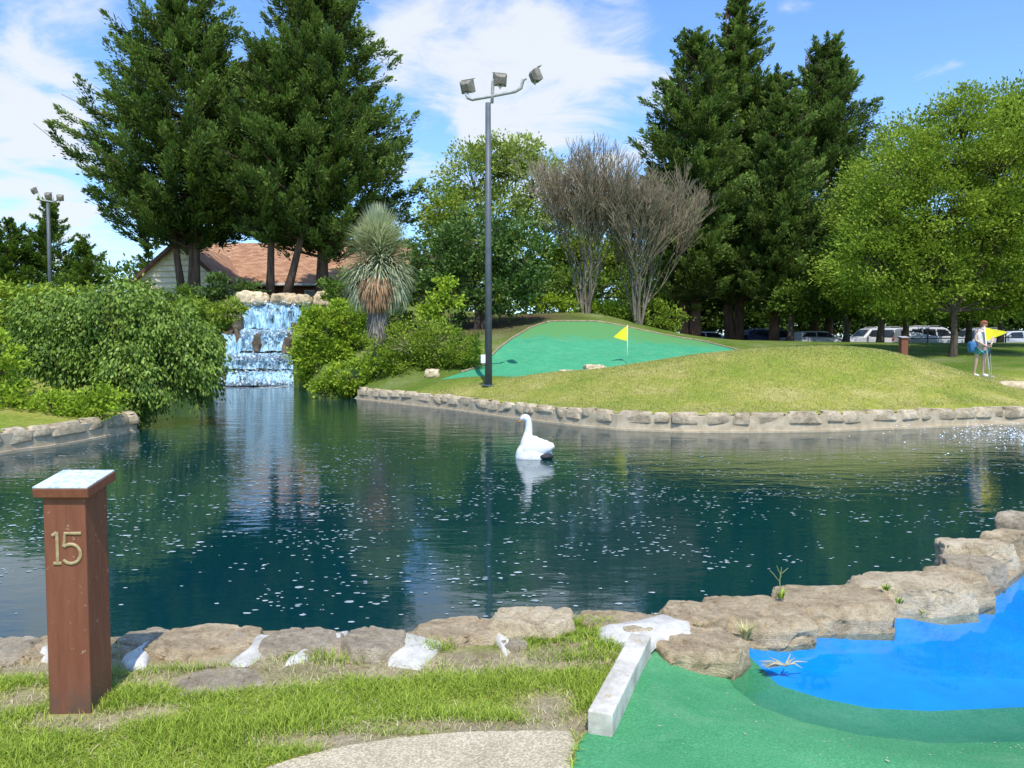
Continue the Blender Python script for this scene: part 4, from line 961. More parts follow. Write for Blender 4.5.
# ------------------------------------------------------------------ waterfall
def waterfall():
    c = W(268,385,40.0); root = empty('waterfall', (c.x, 40.0, -.45)); tag(root, 'stepped waterfall of pale blue water tumbling over dark rocks into the pond', 'waterfall')
    off = Vector((c.x, 40.0, -.45)); m = 40/F
    # rock face: stacked rocks joined into one mesh
    bmt = bmesh.new(); k = 0
    def add(px, py, Y, dx, dy, dz, rz=0):
        nonlocal k
        bm = rock_bm((dx,dy,dz), 300+k, 3, .16, .42); k += 1
        p = W(px,py,Y)-off; bm.transform(Matrix.Translation(p) @ Matrix.Rotation(rz,4,'Z')); me = bpy.data.meshes.new('t'); bm.to_mesh(me); bm.free(); bmt.from_mesh(me); bpy.data.meshes.remove(me)
    for px in range(236,318,13): add(px, 318, 42.6, 1.1, 1.4, 1.9, random.uniform(-.3,.3))
    for px in range(228,312,14): add(px, 345, 41.9, 1.1, 1.6, 1.5, random.uniform(-.3,.3))
    for px in range(222,306,14): add(px, 372, 41.1, 1.1, 1.5, 1.6, random.uniform(-.3,.3))
    for a in ((238,318,41.4,.5,.8,1.2),(239,330,41.4,.35,.9,1.4),(257,343,40.95,.35,.5,.9),(294,328,41.3,.25,.4,.6),(244,374,40.0,.5,.4,.25),(289,345,40.9,.6,.7,.8),(281,360,40.5,.5,.4,.2),(216,352,40.8,1.3,1.2,1.8),(310,330,41.2,.9,1,1.5),(305,355,40.6,.9,1,1.5),(222,378,39.9,1.4,.8,.5)): add(*a)
    for f in bmt.faces: f.smooth = True
    me = bpy.data.meshes.new('rock_face'); bmt.to_mesh(me); bmt.free(); me.materials.append(M['rock_dark']); link(bpy.data.objects.new('rock_face', me), root)
    def sheet(x0, x1, X0, X1, yt, yb, Yt, Yb, seed, lip=.4):
        nx, nz = 60, 24; vs = []; fs = []
        for j in range(nz+1):
            t = j/nz
            for i in range(nx+1):
                s = i/nx
                if j == 0: px, py, Y = x0+(x1-x0)*s, yt, Yt+lip
                else:
                    tt = (j-1)/(nz-1); px = (x0+(X0-x0)*tt)*(1-s)+(x1+(X1-x1)*tt)*s; py = yt+(yb-yt)*tt; Y = Yt+(Yb-Yt)*tt**.6
                py += 1.6*mnoise.noise(Vector((s*5, seed*3.3, j*.1))) + .8*mnoise.noise(Vector((s*16, seed*2.1, 0)))
                p = W(px,py,Y)-off
                n_ = mnoise.fractal(Vector((p.x*3, p.z*.8, seed)), 1, 2, 4); p.y -= .12*n_+.05; 
                if j > 1: p.z += .05*n_
                vs.append(p)
        for j in range(nz):
            for i in range(nx): a = j*(nx+1)+i; fs.append((a,a+1,a+nx+2,a+nx+1))
        mb = MB(); mb.add(vs, fs); mb.build('water_sheet', M['fall'], root, True)
    sheet(243,311,241,303,303,329,42.0,41.7,1)
    sheet(240,298,233,294,330,351,41.5,40.9,2,.35)
    sheet(222,246,219,240,334,356,41.3,40.8,5)
    sheet(226,292,222,294,353,369,40.7,40.2,3,.4)
    sheet(218,294,214,300,371,388,40.0,39.3,4,.5)
    # foam at each foot
    V = []
    for (xa, xb, py, Y, n) in ((240,300,332,40.95,500),(228,290,357,40.2,700),(216,298,384,39.4,1300),(244,310,303,41.6,120),(220,300,372,39.8,200)):
        for _ in range(n):
            p = W(random.uniform(xa,xb), py+random.gauss(0,1.8), Y+random.gauss(0,.15))-off; s = random.uniform(.02,.07)
            a = Vector(unit(1)[0])*s; b = a.cross(Vector((.3,.5,.8))).normalized()*s
            V += [p+a, p+b, p-a, p-b]
    mesh_np('foam', V, 4, M['foam'], root)
    # foam sheet spreading on the pond
    V = []
    for _ in range(900):
        p = W(random.gauss(254,20), 388, 39)-off; yy = -1.2-abs(random.gauss(0,1.0)); s = random.uniform(.03,.12)
        for q in range(6): V.append((p.x+s*1.8*math.cos(q*1.047), yy+s*math.sin(q*1.047), .006))
    mesh_np('pond_foam', V, 6, M['foam'], root)
waterfall()
BT = 'boulders on the waterfall crest'
for i, (px, py, w_, h_, mt, lb) in enumerate(((244,298,1.0,.75,'rock_light','pale tan boulder at the left end of the waterfall crest'),(260,298,1.0,.65,'rock_light','pale pinkish boulder second from the left on the waterfall crest'),(284,299,1.4,.6,'rock_tan','broad grey brown boulder right of centre on the waterfall crest'),(303,300,1.0,.6,'rock_tan','small brown boulder near the right end of the waterfall crest'),(322,300,1.0,.9,'rock_tan','brown boulder half buried in the lime shrub right of the waterfall'),(228,312,1.0,.8,'rock_grey','grey boulder in the shrub left of the waterfall crest'),(216,322,1.1,.6,'rock_grey','flat grey boulder lower left of the waterfall crest'))):
    p = W(px,py,42.2); tag(rock('boulder', p, (w_,1.1,h_), M[mt], 400+i, sub=4, rough=.14, sq=.6), lb, 'boulder', BT)
# small stones on the lawns
for i, (px, py, Y, w_, h_, lb) in enumerate(((594,367,26.0,.75,.42,'jagged tan rock on the crest of the mound in front of the putting green'),(568,374,25.6,.6,.14,'flat pale stone left of the jagged rock on the mound'),(432,372,28.0,.55,.35,'small tan rock at the edge of the feathery shrub'),(1018,388,22.6,1.1,.25,'pale kerb stone at the right picture edge behind the mound'))):
    x_ = W(px,py,Y).x; tag(rock('field_stone', (x_,Y,gz(x_,Y)+h_*.25), (w_,.5,h_), M['rock_light'], 430+i, sub=4, rough=.12, sq=.6), lb, 'stone')
# timber edging round the putting green
edge = []
for p in GREEN[1:12]: edge.append(Vector((p[0], p[1], gz(p[0],p[1]))))
mb = MB()
L_ = []
for a, b in zip(edge[:-1], edge[1:]):
    for j in range(6): 
        q = a.lerp(b, j/6); q.z = gz(q.x,q.y)+.02; L_.append(q)
mb.tube(L_, .05, 6); tag(mb.build('border', M['dirt'], None, True), 'low tan stone border curving round the back of the putting green', 'border')

# ------------------------------------------------------------------ flags
def flag(px, Y, zt, length, label, lean=0, side=-1, fs=.55):
    x0 = W(px,400,Y).x; z0 = gz(x0,Y); root = empty('golf_flag', (x0,Y,z0)); tag(root, label, 'flag', 'yellow golf flags')
    root.rotation_euler = (0, lean, 0); h = zt - z0
    mb = MB(); mb.tube([(0,0,-.1),(0,0,h)], .016, 8); mb.build('stick', M['white'], root, True)
    vs = []; fs_ = []; n = 8
    for i in range(n+1):
        t = i/n; top = h - .02 - t*length[2]; bot = h - length[1] + t*(length[1]-length[2]-.06)
        yy = .05*math.sin(t*5)
        vs += [(side*t*length[0]+side*.012, yy, top), (side*t*length[0]+side*.012, yy+.01, bot)]
    for i in range(n): a = i*2; fs_.append((a,a+2,a+3,a+1))
    mb = MB(); mb.add(vs, fs_); f = mb.build('cloth', M['yellow'], root, True)
    return root
flag(627,30,W(627,325,30).z,(.52,.62,.42),'yellow triangular flag on white stick in the middle of the putting green',0,-1)
flag(989.5,23.0,W(989,326,23).z,(.60,.46,.22),'yellow flag on a leaning white stick in front of the golfer',math.radians(-8),1)

# ------------------------------------------------------------------ lamp poles
def floodlight(c, yaw, pitch, s, parent):
    r = Matrix.Rotation(yaw,3,'Z') @ Matrix.Rotation(pitch,3,'X')
    f = MB(); f.box((0,0,0), (s,s*.62,s*.85)); b = f.v
    hd = MB(); vs = []
    for (yy, k) in ((-.32,1),(.10,1),(.34,.55)):
        for x, z in ((-1,-1),(1,-1),(1,1),(-1,1)): vs.append(r@Vector((x*s/2*k, yy*s, z*s*.45*k)))
    hd.add(vs, [(0,1,5,4),(1,2,6,5),(2,3,7,6),(3,0,4,7),(4,5,9,8),(5,6,10,9),(6,7,11,10),(7,4,8,11),(8,9,10,11),(3,2,1,0)])
    o = hd.build('floodlight', M['lamp_box'], parent, bevel=.01); o.location = c
    g = MB(); g.box(r@Vector((0,-.335*s,0)), (s*.86,.012,s*.76), r); g.build('glass', M['lamp_glass'], o)
    v = MB(); v.box(r@Vector((0,-.42*s,s*.47)), (s*1.02,s*.32,.02), r); v.build('visor', M['lamp_box'], o)
    k = MB(); k.tube([r@Vector((-s*.3,.2*s,-.2*s)), Vector((0,0,-.62*s)), r@Vector((s*.3,.2*s,-.2*s))], .025, 6); k.build('bracket', M['metal_light'], o)
def lamp_pole(px, Y, ytop, arms, heads, label, r0, r1, s):
    x0 = W(px,377,Y).x; z0 = gz(x0,Y); root = empty('lamp_pole', (x0,Y,z0)); tag(root, label, 'lamp pole', 'floodlight poles')
    org = Vector((x0,Y,z0)); h = W(px,ytop,Y).z-z0
    mb = MB(); mb.tube([(0,0,-.3),(0,0,h*.5),(0,0,h)], [r0,(r0+r1)/2,r1], 10); mb.build('pole', M['metal_grey'], root, True)
    mb = MB(); mb.tube([(0,0,0),(0,0,.04)], r0*1.8, 12); mb.build('base_plate', M['metal_grey'], root)
    for a in arms:
        mb = MB(); mb.tube([W(x,y,Y)-org for x, y in a], .055, 8); mb.build('arm', M['metal_light'], root, True)
    for (x, y, yaw, pit) in heads: floodlight(W(x,y,Y)-org, yaw, pit, s, root)
    return root
P25 = 24.6
lamp_pole(488.5,P25,103,[((492,103),(492.5,92),(493,82),(494,79)),((466,93),(468,98),(472,99.5),(492,96),(515,91.5),(521,88),(523,80),(526,78))],
          [(467,87,math.radians(155),math.radians(-25)),(500,80,math.radians(195),math.radians(-20)),(535,76,math.radians(110),math.radians(-25))],'tall grey lamp pole with three floodlights rising from the mound',.12,.085,.42)
o = MB(); o.box((0,0,0),(.16,.12,.28)); bx = o.build('junction_box', M['white'], None, bevel=.02)
lp = W(483.3,359,P25); bx.location = lp; tag(bx, 'small white junction box on the left of the tall lamp pole', 'junction box')
lamp_pole(53,50,203,[((53,203),(53,197)),((38,193),(41,200),(53,202),(58,200),(62,196))],[(34,191,math.radians(150),math.radians(-25)),(48,196,math.radians(185),math.radians(-20)),(60,198,math.radians(200),math.radians(-15))],'distant lamp pole with floodlights among the pines at far left',.13,.10,.40)

# ------------------------------------------------------------------ house
def house():
    def shingles():
        m, nt, out = newmat('red_shingles'); v = coords(nt)
        br = N(nt, 'ShaderNodeTexBrick'); br.inputs['Scale'].default_value = 1.0; br.inputs['Brick Width'].default_value = .45; br.inputs['Row Height'].default_value = .22; br.inputs['Mortar Size'].default_value = .012
        br.inputs['Color1'].default_value = (.30,.15,.08,1); br.inputs['Color2'].default_value = (.46,.27,.16,1); br.inputs['Mortar'].default_value = (.16,.075,.045,1)
        nt.links.new(v, br.inputs['Vector']); t = noise_tex(nt, 2.2, 6, .7, v)
        c = mixc(nt, .6, br.outputs['Color'], ramp(nt, t.outputs[0], [(.3,(.6,.55,.5,1)),(.7,(1.35,1.35,1.3,1))]), 'MULTIPLY')
        principled(nt, out, c, .9, None, .2); return m
    shg = shingles()
    sid = simple('beige_siding', (.74,.62,.44,1), (.86,.75,.56,1), 2, .7, .1, .01)
    brk = simple('dark_red_brick', (.14,.05,.03,1), (.24,.09,.055,1), 8, .9, .3, .01)
    trim = simple('dark_trim', (.09,.04,.03,1), (.13,.06,.04,1), 3, .7, .1, .01)
    gut = simple('pale_gutter', (.5,.48,.44,1), (.6,.58,.54,1), 3, .5, .1, .01)
    Yf, Yr = 56.0, 63.0; x0 = W(165,285,Yf).x; x1 = W(405,285,Yf).x; root = empty('house', ((x0+x1)/2, Yf, 3.9)); tag(root, 'low house with red shingle roof and beige gable behind the left conifers', 'house')
    off = Vector(((x0+x1)/2, Yf, 3.9)); ze = W(250,284,Yf).z-3.9; zr = W(250,243,Yr).z-3.9; hx = (x1-x0)/2
    mb = MB(); mb.box((0,7,ze/2-.6), (2*hx-.6,13,ze+1.2)); mb.build('wall', brk, root)
    def slab(mb, pts, th=.18):
        n = (Vector(pts[1])-Vector(pts[0])).cross(Vector(pts[3])-Vector(pts[0])).normalized()
        if n.z < 0: n = -n
        vs = [Vector(p) for p in pts] + [Vector(p)-n*th for p in pts]
        mb.add(vs, [(0,1,2,3),(7,6,5,4),(0,4,5,1),(1,5,6,2),(2,6,7,3),(3,7,4,0)])
    mb = MB(); slab(mb, [(-hx,-.5,ze),(hx,-.5,ze),(hx,7,zr),(-hx,7,zr)]); slab(mb, [(-hx,7.05,zr-.002),(hx,7.05,zr-.002),(hx,14.5,ze),(-hx,14.5,ze)]); mb.build('roof', shg, root)
    mb = MB(); mb.tube([(-hx,-.6,ze-.1),(hx,-.6,ze-.1)], .09, 8); mb.build('gutter', gut, root)
    for fx in (.1,.45,.8):
        p = MB(); p.box((-hx+2*hx*fx,-.3,ze/2-.25), (.22,.22,ze-.1)); p.build('porch_post', gut, root)
    for fx in (.28,.62):
        wn = MB(); wn.box((-hx+2*hx*fx, .45, ze*.55), (1.6,.08,1.1)); wf = wn.build('window', gut, root)
        wn = MB(); wn.box((-hx+2*hx*fx, .40, ze*.55), (1.4,.04,.9)); wn.build('pane', M['lamp_glass'], wf)
    # gable wing with siding, apex towards the camera
    Yg = 51.5; a = W(178,242,Yg)-off; l = W(133,281,Yg)-off; r = W(223,279,Yg)-off; zb = -.9; yb = a.y+9
    mb = MB(); mb.add([(l.x+.25,l.y,zb),(r.x-.25,l.y,zb),(r.x-.25,l.y,r.z),(a.x,l.y,a.z-.12),(l.x+.25,l.y,l.z), (l.x+.25,yb,zb),(r.x-.25,yb,zb),(r.x-.25,yb,r.z),(a.x,yb,a.z-.12),(l.x+.25,yb,l.z)],
                      [(0,1,2,3,4),(9,8,7,6,5),(0,5,6,1),(1,6,7,2),(4,3,8,9),(3,2,7,8),(0,4,9,5)]); g = mb.build('gable_wall', brk if False else sid, root)
    # lapped boards
    nb_ = 14; mb = MB()
    for i in range(nb_):
        z0_ = zb + (a.z-zb)*i/nb_; z1_ = zb+(a.z-zb)*(i+1)/nb_
        def wdt(z):
            if z <= l.z: return l.x+.25, r.x-.25
            t = (z-l.z)/(a.z-l.z); return l.x+.25+(a.x-l.x-.25)*t, r.x-.25+(a.x-r.x+.25)*t
        A0, A1 = wdt(z0_); B0, B1 = wdt(z1_)
        if B1-B0 < .1: continue
        mb.add([(A0,l.y-.14,z0_+.02),(A1,l.y-.14,z0_+.02),(B1,l.y-.03,z1_),(B0,l.y-.03,z1_),(A0,l.y-.004,z0_+.02),(A1,l.y-.004,z0_+.02)], [(0,1,2,3),(0,4,5,1)])
    mb.build('siding', sid, root)
    mb = MB(); slab(mb, [(l.x-.15,a.y-.4,l.z-.1),(l.x-.15,yb,l.z-.1),(a.x,yb,a.z+.12),(a.x,a.y-.4,a.z+.12)]); slab(mb, [(a.x+.01,a.y-.4,a.z+.118),(a.x+.01,yb,a.z+.118),(r.x+.15,yb,r.z-.1),(r.x+.15,a.y-.4,r.z-.1)]); mb.build('wing_roof', shg, root)
    for e in (l, r):
        mb = MB(); sgn = -1 if e is l else 1
        mb.add([(e.x+sgn*.16,a.y-.44,e.z-.12),(a.x,a.y-.44,a.z+.10),(a.x,a.y-.44,a.z-.22),(e.x+sgn*.16,a.y-.44,e.z-.42),(e.x+sgn*.16,a.y-.41,e.z-.12),(a.x,a.y-.41,a.z+.10),(a.x,a.y-.41,a.z-.22),(e.x+sgn*.16,a.y-.41,e.z-.42)], [(0,1,2,3),(7,6,5,4),(0,4,5,1),(2,6,7,3),(0,3,7,4),(1,5,6,2)])
        mb.build('verge_board', trim, root)
    # white utility window in gable
house()

# ------------------------------------------------------------------ cars
glass_m = simple('car_glass', (.015,.02,.025,1), (.03,.035,.04,1), 2, .08, 0, .001)
tyre_m = simple('tyre_rubber', (.02,.02,.02,1), (.035,.035,.035,1), 8, .8, .2, .004)
def car(px, Y, rz, kind, col, label, zoff=0):
    x0 = W(px,340,Y).x; z0 = gz(x0,Y); root = empty('parked_car', (x0,Y,z0), rz); tag(root, label, 'car', 'cars in the car park')
    paint = simple('car_paint_'+kind, col, tuple(c*1.1 for c in col[:3])+(1,), 2, .3, 0, .001, spec=.6)
    Ln, Wd, Hh = ((4.7,1.85,1.72) if kind == 'suv' else (4.6,1.8,1.42)); hw = Wd/2
    if kind == 'suv': prof = [(-2.3,.35),(-2.33,.75),(-2.25,1.0),(-2.1,1.62),(-1.7,1.72),(.35,1.70),(.55,1.62),(1.1,1.10),(2.1,.98),(2.32,.75),(2.33,.35)]
    else: prof = [(-2.25,.32),(-2.28,.75),(-2.2,.98),(-1.65,1.02),(-1.05,1.38),(-.6,1.42),(.3,1.42),(.6,1.36),(1.25,.98),(2.1,.86),(2.27,.65),(2.27,.32)]
    vs = []; n = len(prof)
    for s in (-1,1):
        for x, z in prof:
            k = 1 if z < 1.05 else 1-.22*(z-1.05)/.65*1.1
            vs.append((x, s*hw*k, z))
    fs = [tuple(range(n)), tuple(range(2*n-1,n-1,-1))] + [(i,(i+1)%n,(i+1)%n+n,i+n) for i in range(n)]
    mb = MB(); mb.add(vs, fs); body = mb.build('body', paint, root, bevel=.05)
    def q(name, P_, mat=glass_m):
        mb = MB(); mb.add(P_, [tuple(range(len(P_)))]); return mb.build(name, mat, root)
    for s in (-1,1):
        f = lambda x, z: (x, s*(hw*(1-.22*max(0,z-1.05)/.65*1.1)+.012), z)
        if kind == 'suv': sets = [[(-1.95,1.12),(-1.2,1.12),(-1.2,1.58),(-1.85,1.58)],[(-1.1,1.12),(-.25,1.12),(-.25,1.58),(-1.1,1.58)],[(-.15,1.12),(.85,1.12),(.45,1.56),(-.15,1.58)]]
        else: sets = [[(-1.35,1.03),(-.35,1.03),(-.35,1.34),(-.95,1.34)],[(-.25,1.03),(1.0,1.03),(.5,1.32),(-.25,1.35)]]
        for st in sets: q('side_window', [f(*p) for p in st])
        for wx in (-1.45,1.45):
            w_ = MB(); w_.tube([(wx, s*(hw-.2), .34),(wx, s*(hw+.02), .34)], .34, 20); wl = w_.build('wheel', tyre_m, root)
            w_ = MB(); w_.tube([(wx, s*(hw+.021), .34),(wx, s*(hw+.035), .34)], .21, 14); w_.build('rim', M['metal_light'], wl)
        hl = MB(); hl.box((2.2, s*.65, .78), (.22,.34,.14)); hl.build('headlight', M['white'], root, bevel=.02)
        hl = MB(); hl.box((-2.24, s*.7, .88), (.14,.24,.22)); hl.build('tail_light', simple('tail_red',(.4,.02,.02,1)), root, bevel=.02)
        mr = MB(); mr.box((.85, s*(hw+.1), 1.08), (.12,.2,.13)); mr.build('mirror', paint, root, bevel=.02)
    if kind == 'suv':
        q('windscreen', [(1.06,-.72,1.15),(1.06,.72,1.15),(.62,.62,1.60),(.62,-.62,1.60)])
        for s in (-1,1):
            mb = MB(); mb.tube([(-1.7,s*.6,1.74),(-1.6,s*.6,1.80),(.1,s*.6,1.79),(.25,s*.6,1.72)], .02, 6); mb.build('roof_rail', M['metal_light'], root)
    else: q('windscreen', [(1.22,-.74,1.02),(1.22,.74,1.02),(.68,.62,1.36),(.68,-.62,1.36)])
    return root
WHT, SIL = (.50,.51,.52,1), (.30,.32,.34,1)
car(705,54,.15,'sedan',(.50,.56,.62,1),'pale blue saloon at the left end of the car park behind conifer trunks')
car(742,54.5,.1,'sedan',(.13,.14,.13,1),'dark grey saloon second from the left in the car park')
car(773,54.5,.12,'suv',(.03,.04,.10,1),'dark blue car hidden among the conifer trunks')
car(815,52.5,.08,'sedan',WHT,'white saloon seen over the crest of the mound')
car(872,53.5,math.pi+.1,'suv',WHT,'white estate car left of the distant brown post')
car(932,52,.05,'suv',WHT,'large white off-roader with roof rails behind the light green tree')
car(972,55,math.pi,'suv',SIL,'silver off-roader partly behind the golfer')
car(1010,53,math.pi+.1,'sedan',WHT,'white saloon at the right picture edge beyond the lawn')
# black railing along the lawn top
fr = empty('railing', (14,47.5,0)); tag(fr, 'thin black metal railing between the lawn and the parked cars', 'railing')
rail_m = simple('black_metal', (.015,.015,.015,1), (.03,.03,.03,1), 4, .5, .1, .002)
xs = [x for x in np.arange(24.0, 40, 1.6)]
for zz in (.45,.9):
    mb = MB(); mb.tube([(x-14,0,gz(x,47.5)+zz) for x in xs], .03, 6); mb.build('rail', rail_m, fr)
for x in xs:
    mb = MB(); mb.box((x-14,0,gz(x,47.5)+.4), (.06,.06,1.1)); mb.build('railing_post', rail_m, fr)

# ------------------------------------------------------------------ swan
def swan():
    c = G(534,458,-.45); root = empty('swan', (c.x,c.y,-.45), math.radians(0)); tag(root, 'white swan with long upright neck floating on the pond', 'swan')
    wm = simple('white_feathers', (.76,.76,.74,1), (.84,.84,.82,1), 12, .7, .3, .006); dk = simple('dark_tail', (.02,.02,.022,1), (.05,.05,.05,1), 12, .8, .3, .01)
    bm = bmesh.new(); bmesh.ops.create_icosphere(bm, subdivisions=5, radius=1)
    # body faces left-away; x axis = length
    for v in bm.verts:
        x, y, z = v.co
        taper = 1-.25*max(0,x)**2; rise = .10*max(0,x)**2 
        top = .36 if z > 0 else .12
        hump = .05*math.exp(-((x-.1)**2)/.15) if z > 0 else 0
        v.co = Vector((x*.34, y*.20*taper, z*(top*(1-.42*max(0,x)**1.5)) + rise*.5 + hump*z))
        q = v.co*18; v.co += v.co.normalized()*.006*mnoise.noise(q)
    # neck: rings up from chest
    me = bpy.data.meshes.new('body')
    for f in bm.faces: f.smooth = True
    bm.to_mesh(me); bm.free()
    mb = MB(); pts = [(-.10,0,.12),(-.13,0,.25),(-.12,0,.37),(-.10,0,.48),(-.095,0,.58),(-.105,0,.66),(-.125,0,.715),(-.16,0,.735),(-.205,0,.715),(-.235,0,.682)]
    # smooth by Catmull
    P_ = [Vector(p) for p in pts]; R_ = [.15,.125,.092,.072,.064,.062,.066,.068,.056,.030]; PP=[];RR=[]
    for i in range(len(P_)-1):
        p0, p1, p2, p3 = P_[max(i-1,0)], P_[i], P_[i+1], P_[min(i+2,len(P_)-1)]
        for t in (0,.25,.5,.75): PP.append(.5*((2*p1)+(-p0+p2)*t+(2*p0-5*p1+4*p2-p3)*t*t+(-p0+3*p1-3*p2+p3)*t**3)); RR.append(R_[i]*(1-t)+R_[i+1]*t)
    PP.append(P_[-1]); RR.append(R_[-1]); mb.tube(PP, RR, 16)
    mn = bpy.data.meshes.new('n'); mn.from_pydata(mb.v, [], mb.f); bm = bmesh.new(); bm.from_mesh(me); bm.from_mesh(mn)
    for f in bm.faces: f.smooth = True
    bm.to_mesh(me); bm.free(); me.materials.append(wm); body = link(bpy.data.objects.new('body', me), root)
    rm = body.modifiers.new('remesh','REMESH'); rm.mode = 'VOXEL'; rm.voxel_size = .012; rm.use_smooth_shade = True
    sm = body.modifiers.new('smooth','SMOOTH'); sm.iterations = 8
    mb = MB(); mb.tube([(-.230,0,.685),(-.265,0,.665),(-.295,0,.650)], [.024,.018,.008], 8); mb.build('beak', simple('orange_beak',(.55,.2,.03,1)), root, True)
    for s in (-1,1):
        mb = MB(); mb.tube([(-.195,s*.052,.73),(-.195,s*.064,.73)], [.008,.005], 8); mb.build('eye', dk, root)
        # folded wing
        bm = bmesh.new(); bmesh.ops.create_icosphere(bm, subdivisions=4, radius=1)
        for v in bm.verts:
            x,y,z = v.co; v.co = Vector((.08+x*.29, s*(.13+ y*.055 - .03*max(0,x)), .19 + z*.16*(1-.5*max(0,x)) + .03*x)); v.co.z += .006*math.sin(v.co.x*60)
        for f in bm.faces: f.smooth = True
        m2 = bpy.data.meshes.new('wing'); bm.to_mesh(m2); bm.free(); m2.materials.append(wm); link(bpy.data.objects.new('wing', m2), root)
    bm = bmesh.new(); bmesh.ops.create_icosphere(bm, subdivisions=3, radius=1)
    for v in bm.verts: x,y,z = v.co; v.co = Vector((.20+x*.155, -.085+y*.13, .045+z*.062))
    for f in bm.faces: f.smooth = True
    m3 = bpy.data.meshes.new('dark_tail'); bm.to_mesh(m3); bm.free(); m3.materials.append(dk); link(bpy.data.objects.new('tail', m3), root)
    root.scale = (1,1,1)
swan()

# ------------------------------------------------------------------ golfer
def golfer():
    Y = 23.2; x0 = W(980,376,Y).x; z0 = gz(x0,Y); root = empty('person', (x0,Y,z0), 0); tag(root, 'red haired golfer in pale top and teal shorts beside the leaning yellow flag', 'person')
    skin = simple('skin', (.52,.34,.25,1), (.60,.41,.31,1), 4, .6, .05, .002)
    J = {'pel':(0,0,.92),'sp':(.01,.0,1.12),'ch':(.02,-.01,1.30),'nk':(.03,-.03,1.44),'hd':(.045,-.06,1.56),'ht':(.05,-.06,1.66),
         'lh':(-.09,0,.88),'lk':(-.11,.03,.49),'la':(-.12,.10,.09),'lt':(-.10,-.08,.03),
         'rh':(.09,0,.88),'rk':(.08,-.05,.49),'ra':(.07,-.02,.09),'rt':(.10,-.20,.03),
         'ls':(-.16,-.01,1.37),'le':(-.20,-.05,1.10),'lw':(-.02,-.22,.95),'lhd':(.06,-.27,.92),
         'rs':(.18,-.02,1.37),'re':(.27,-.14,1.14),'rw':(.14,-.28,.98),'rhd':(.09,-.30,.93)}
    R = {'pel':.135,'sp':.12,'ch':.14,'nk':.055,'hd':.085,'ht':.06,'lh':.095,'lk':.055,'la':.036,'lt':.032,'rh':.095,'rk':.055,'ra':.036,'rt':.032,'ls':.058,'le':.038,'lw':.026,'lhd':.03,'rs':.058,'re':.038,'rw':.026,'rhd':.03}
    E = [('pel','sp'),('sp','ch'),('ch','nk'),('nk','hd'),('hd','ht'),('pel','lh'),('lh','lk'),('lk','la'),('la','lt'),('pel','rh'),('rh','rk'),('rk','ra'),('ra','rt'),('ch','ls'),('ls','le'),('le','lw'),('lw','lhd'),('ch','rs'),('rs','re'),('re','rw'),('rw','rhd')]
    def skinned(name, keys, edges, mat, grow=0, sub=2, JJ=J, RR=R):
        ks = list(keys); me = bpy.data.meshes.new(name); me.from_pydata([JJ[k] for k in ks], [(ks.index(a), ks.index(b)) for a, b in edges], [])
        o = bpy.data.objects.new(name, me); link(o, root)
        md = o.modifiers.new('skin','SKIN'); md.use_smooth_shade = True
        if not me.skin_vertices:
            pass
        for i, k in enumerate(ks):
            sv = me.skin_vertices[0].data[i]; r = RR[k]+grow; sv.radius = (r, r); sv.use_root = (i == 0)
        s = o.modifiers.new('sub','SUBSURF'); s.levels = sub; s.render_levels = sub; me.materials.append(mat)
        return o
    # attribute layer for skin must exist: create through bmesh
    def skinned2(name, keys, edges, mat, grow=0):
        ks = list(keys); bm = bmesh.new(); lay = bm.verts.layers.skin.verify(); vs = [bm.verts.new(J[k]) for k in ks]
        for a, b in edges: bm.edges.new((vs[ks.index(a)], vs[ks.index(b)]))
        for i, k in enumerate(ks): vs[i][lay].radius = (R[k]+grow, R[k]+grow); vs[i][lay].use_root = (i == 0)
        me = bpy.data.meshes.new(name); bm.to_mesh(me); bm.free(); o = bpy.data.objects.new(name, me); link(o, root)
        md = o.modifiers.new('skin','SKIN'); md.use_smooth_shade = True; s = o.modifiers.new('sub','SUBSURF'); s.levels = 2; s.render_levels = 2; me.materials.append(mat); return o
    body = skinned2('body', J.keys(), E, skin)
    # fingers
    fb = MB()
    for hx, hy, hz, sx in ((.06,-.27,.92,1),(.09,-.30,.93,1)):
        for k in range(4):
            L_ = (.055,.065,.06,.045)[k]; b = Vector((hx-.01, hy-.02, hz+.02-k*.016)); fb.tube([b, b+Vector((sx*L_*.5,-.012,-.004)), b+Vector((sx*L_*.8,.012,-.01))], [.009,.008,.006], 6)
        fb.tube([(hx-.02,hy,hz+.02),(hx+.01,hy-.02,hz+.05),(hx+.03,hy-.03,hz+.055)], [.011,.009,.007], 6)
    fb.build('fingers', skin, root, True)
    J['hipl'] = (-.10,0,.80); J['hipr'] = (.10,-.01,.80); J['thl'] = (-.105,.01,.66); J['thr'] = (.09,-.02,.66); R.update({'hipl':.11,'hipr':.11,'thl':.10,'thr':.10})
    top = simple('pale_top', (.62,.60,.56,1), (.72,.70,.66,1), 6, .8, .2, .01); sh = simple('teal_patterned_shorts', (.03,.22,.22,1), (.15,.42,.50,1), 14, .8, .2, .01)
    skinned2('top', ['sp','ch','ls','rs','nk','pel'], [('pel','sp'),('sp','ch'),('ch','ls'),('ch','rs')] , top, .035)
    skinned2('shorts', ['pel','hipl','hipr','thl','thr'], [('pel','hipl'),('pel','hipr'),('hipl','thl'),('hipr','thr')], sh, .035)
    # hair: cap plus lock down the neck
    hm = simple('red_brown_hair', (.22,.06,.025,1), (.40,.14,.06,1), 30, .6, .5, .01)
    bm = bmesh.new(); bmesh.ops.create_icosphere(bm, subdivisions=4, radius=1)
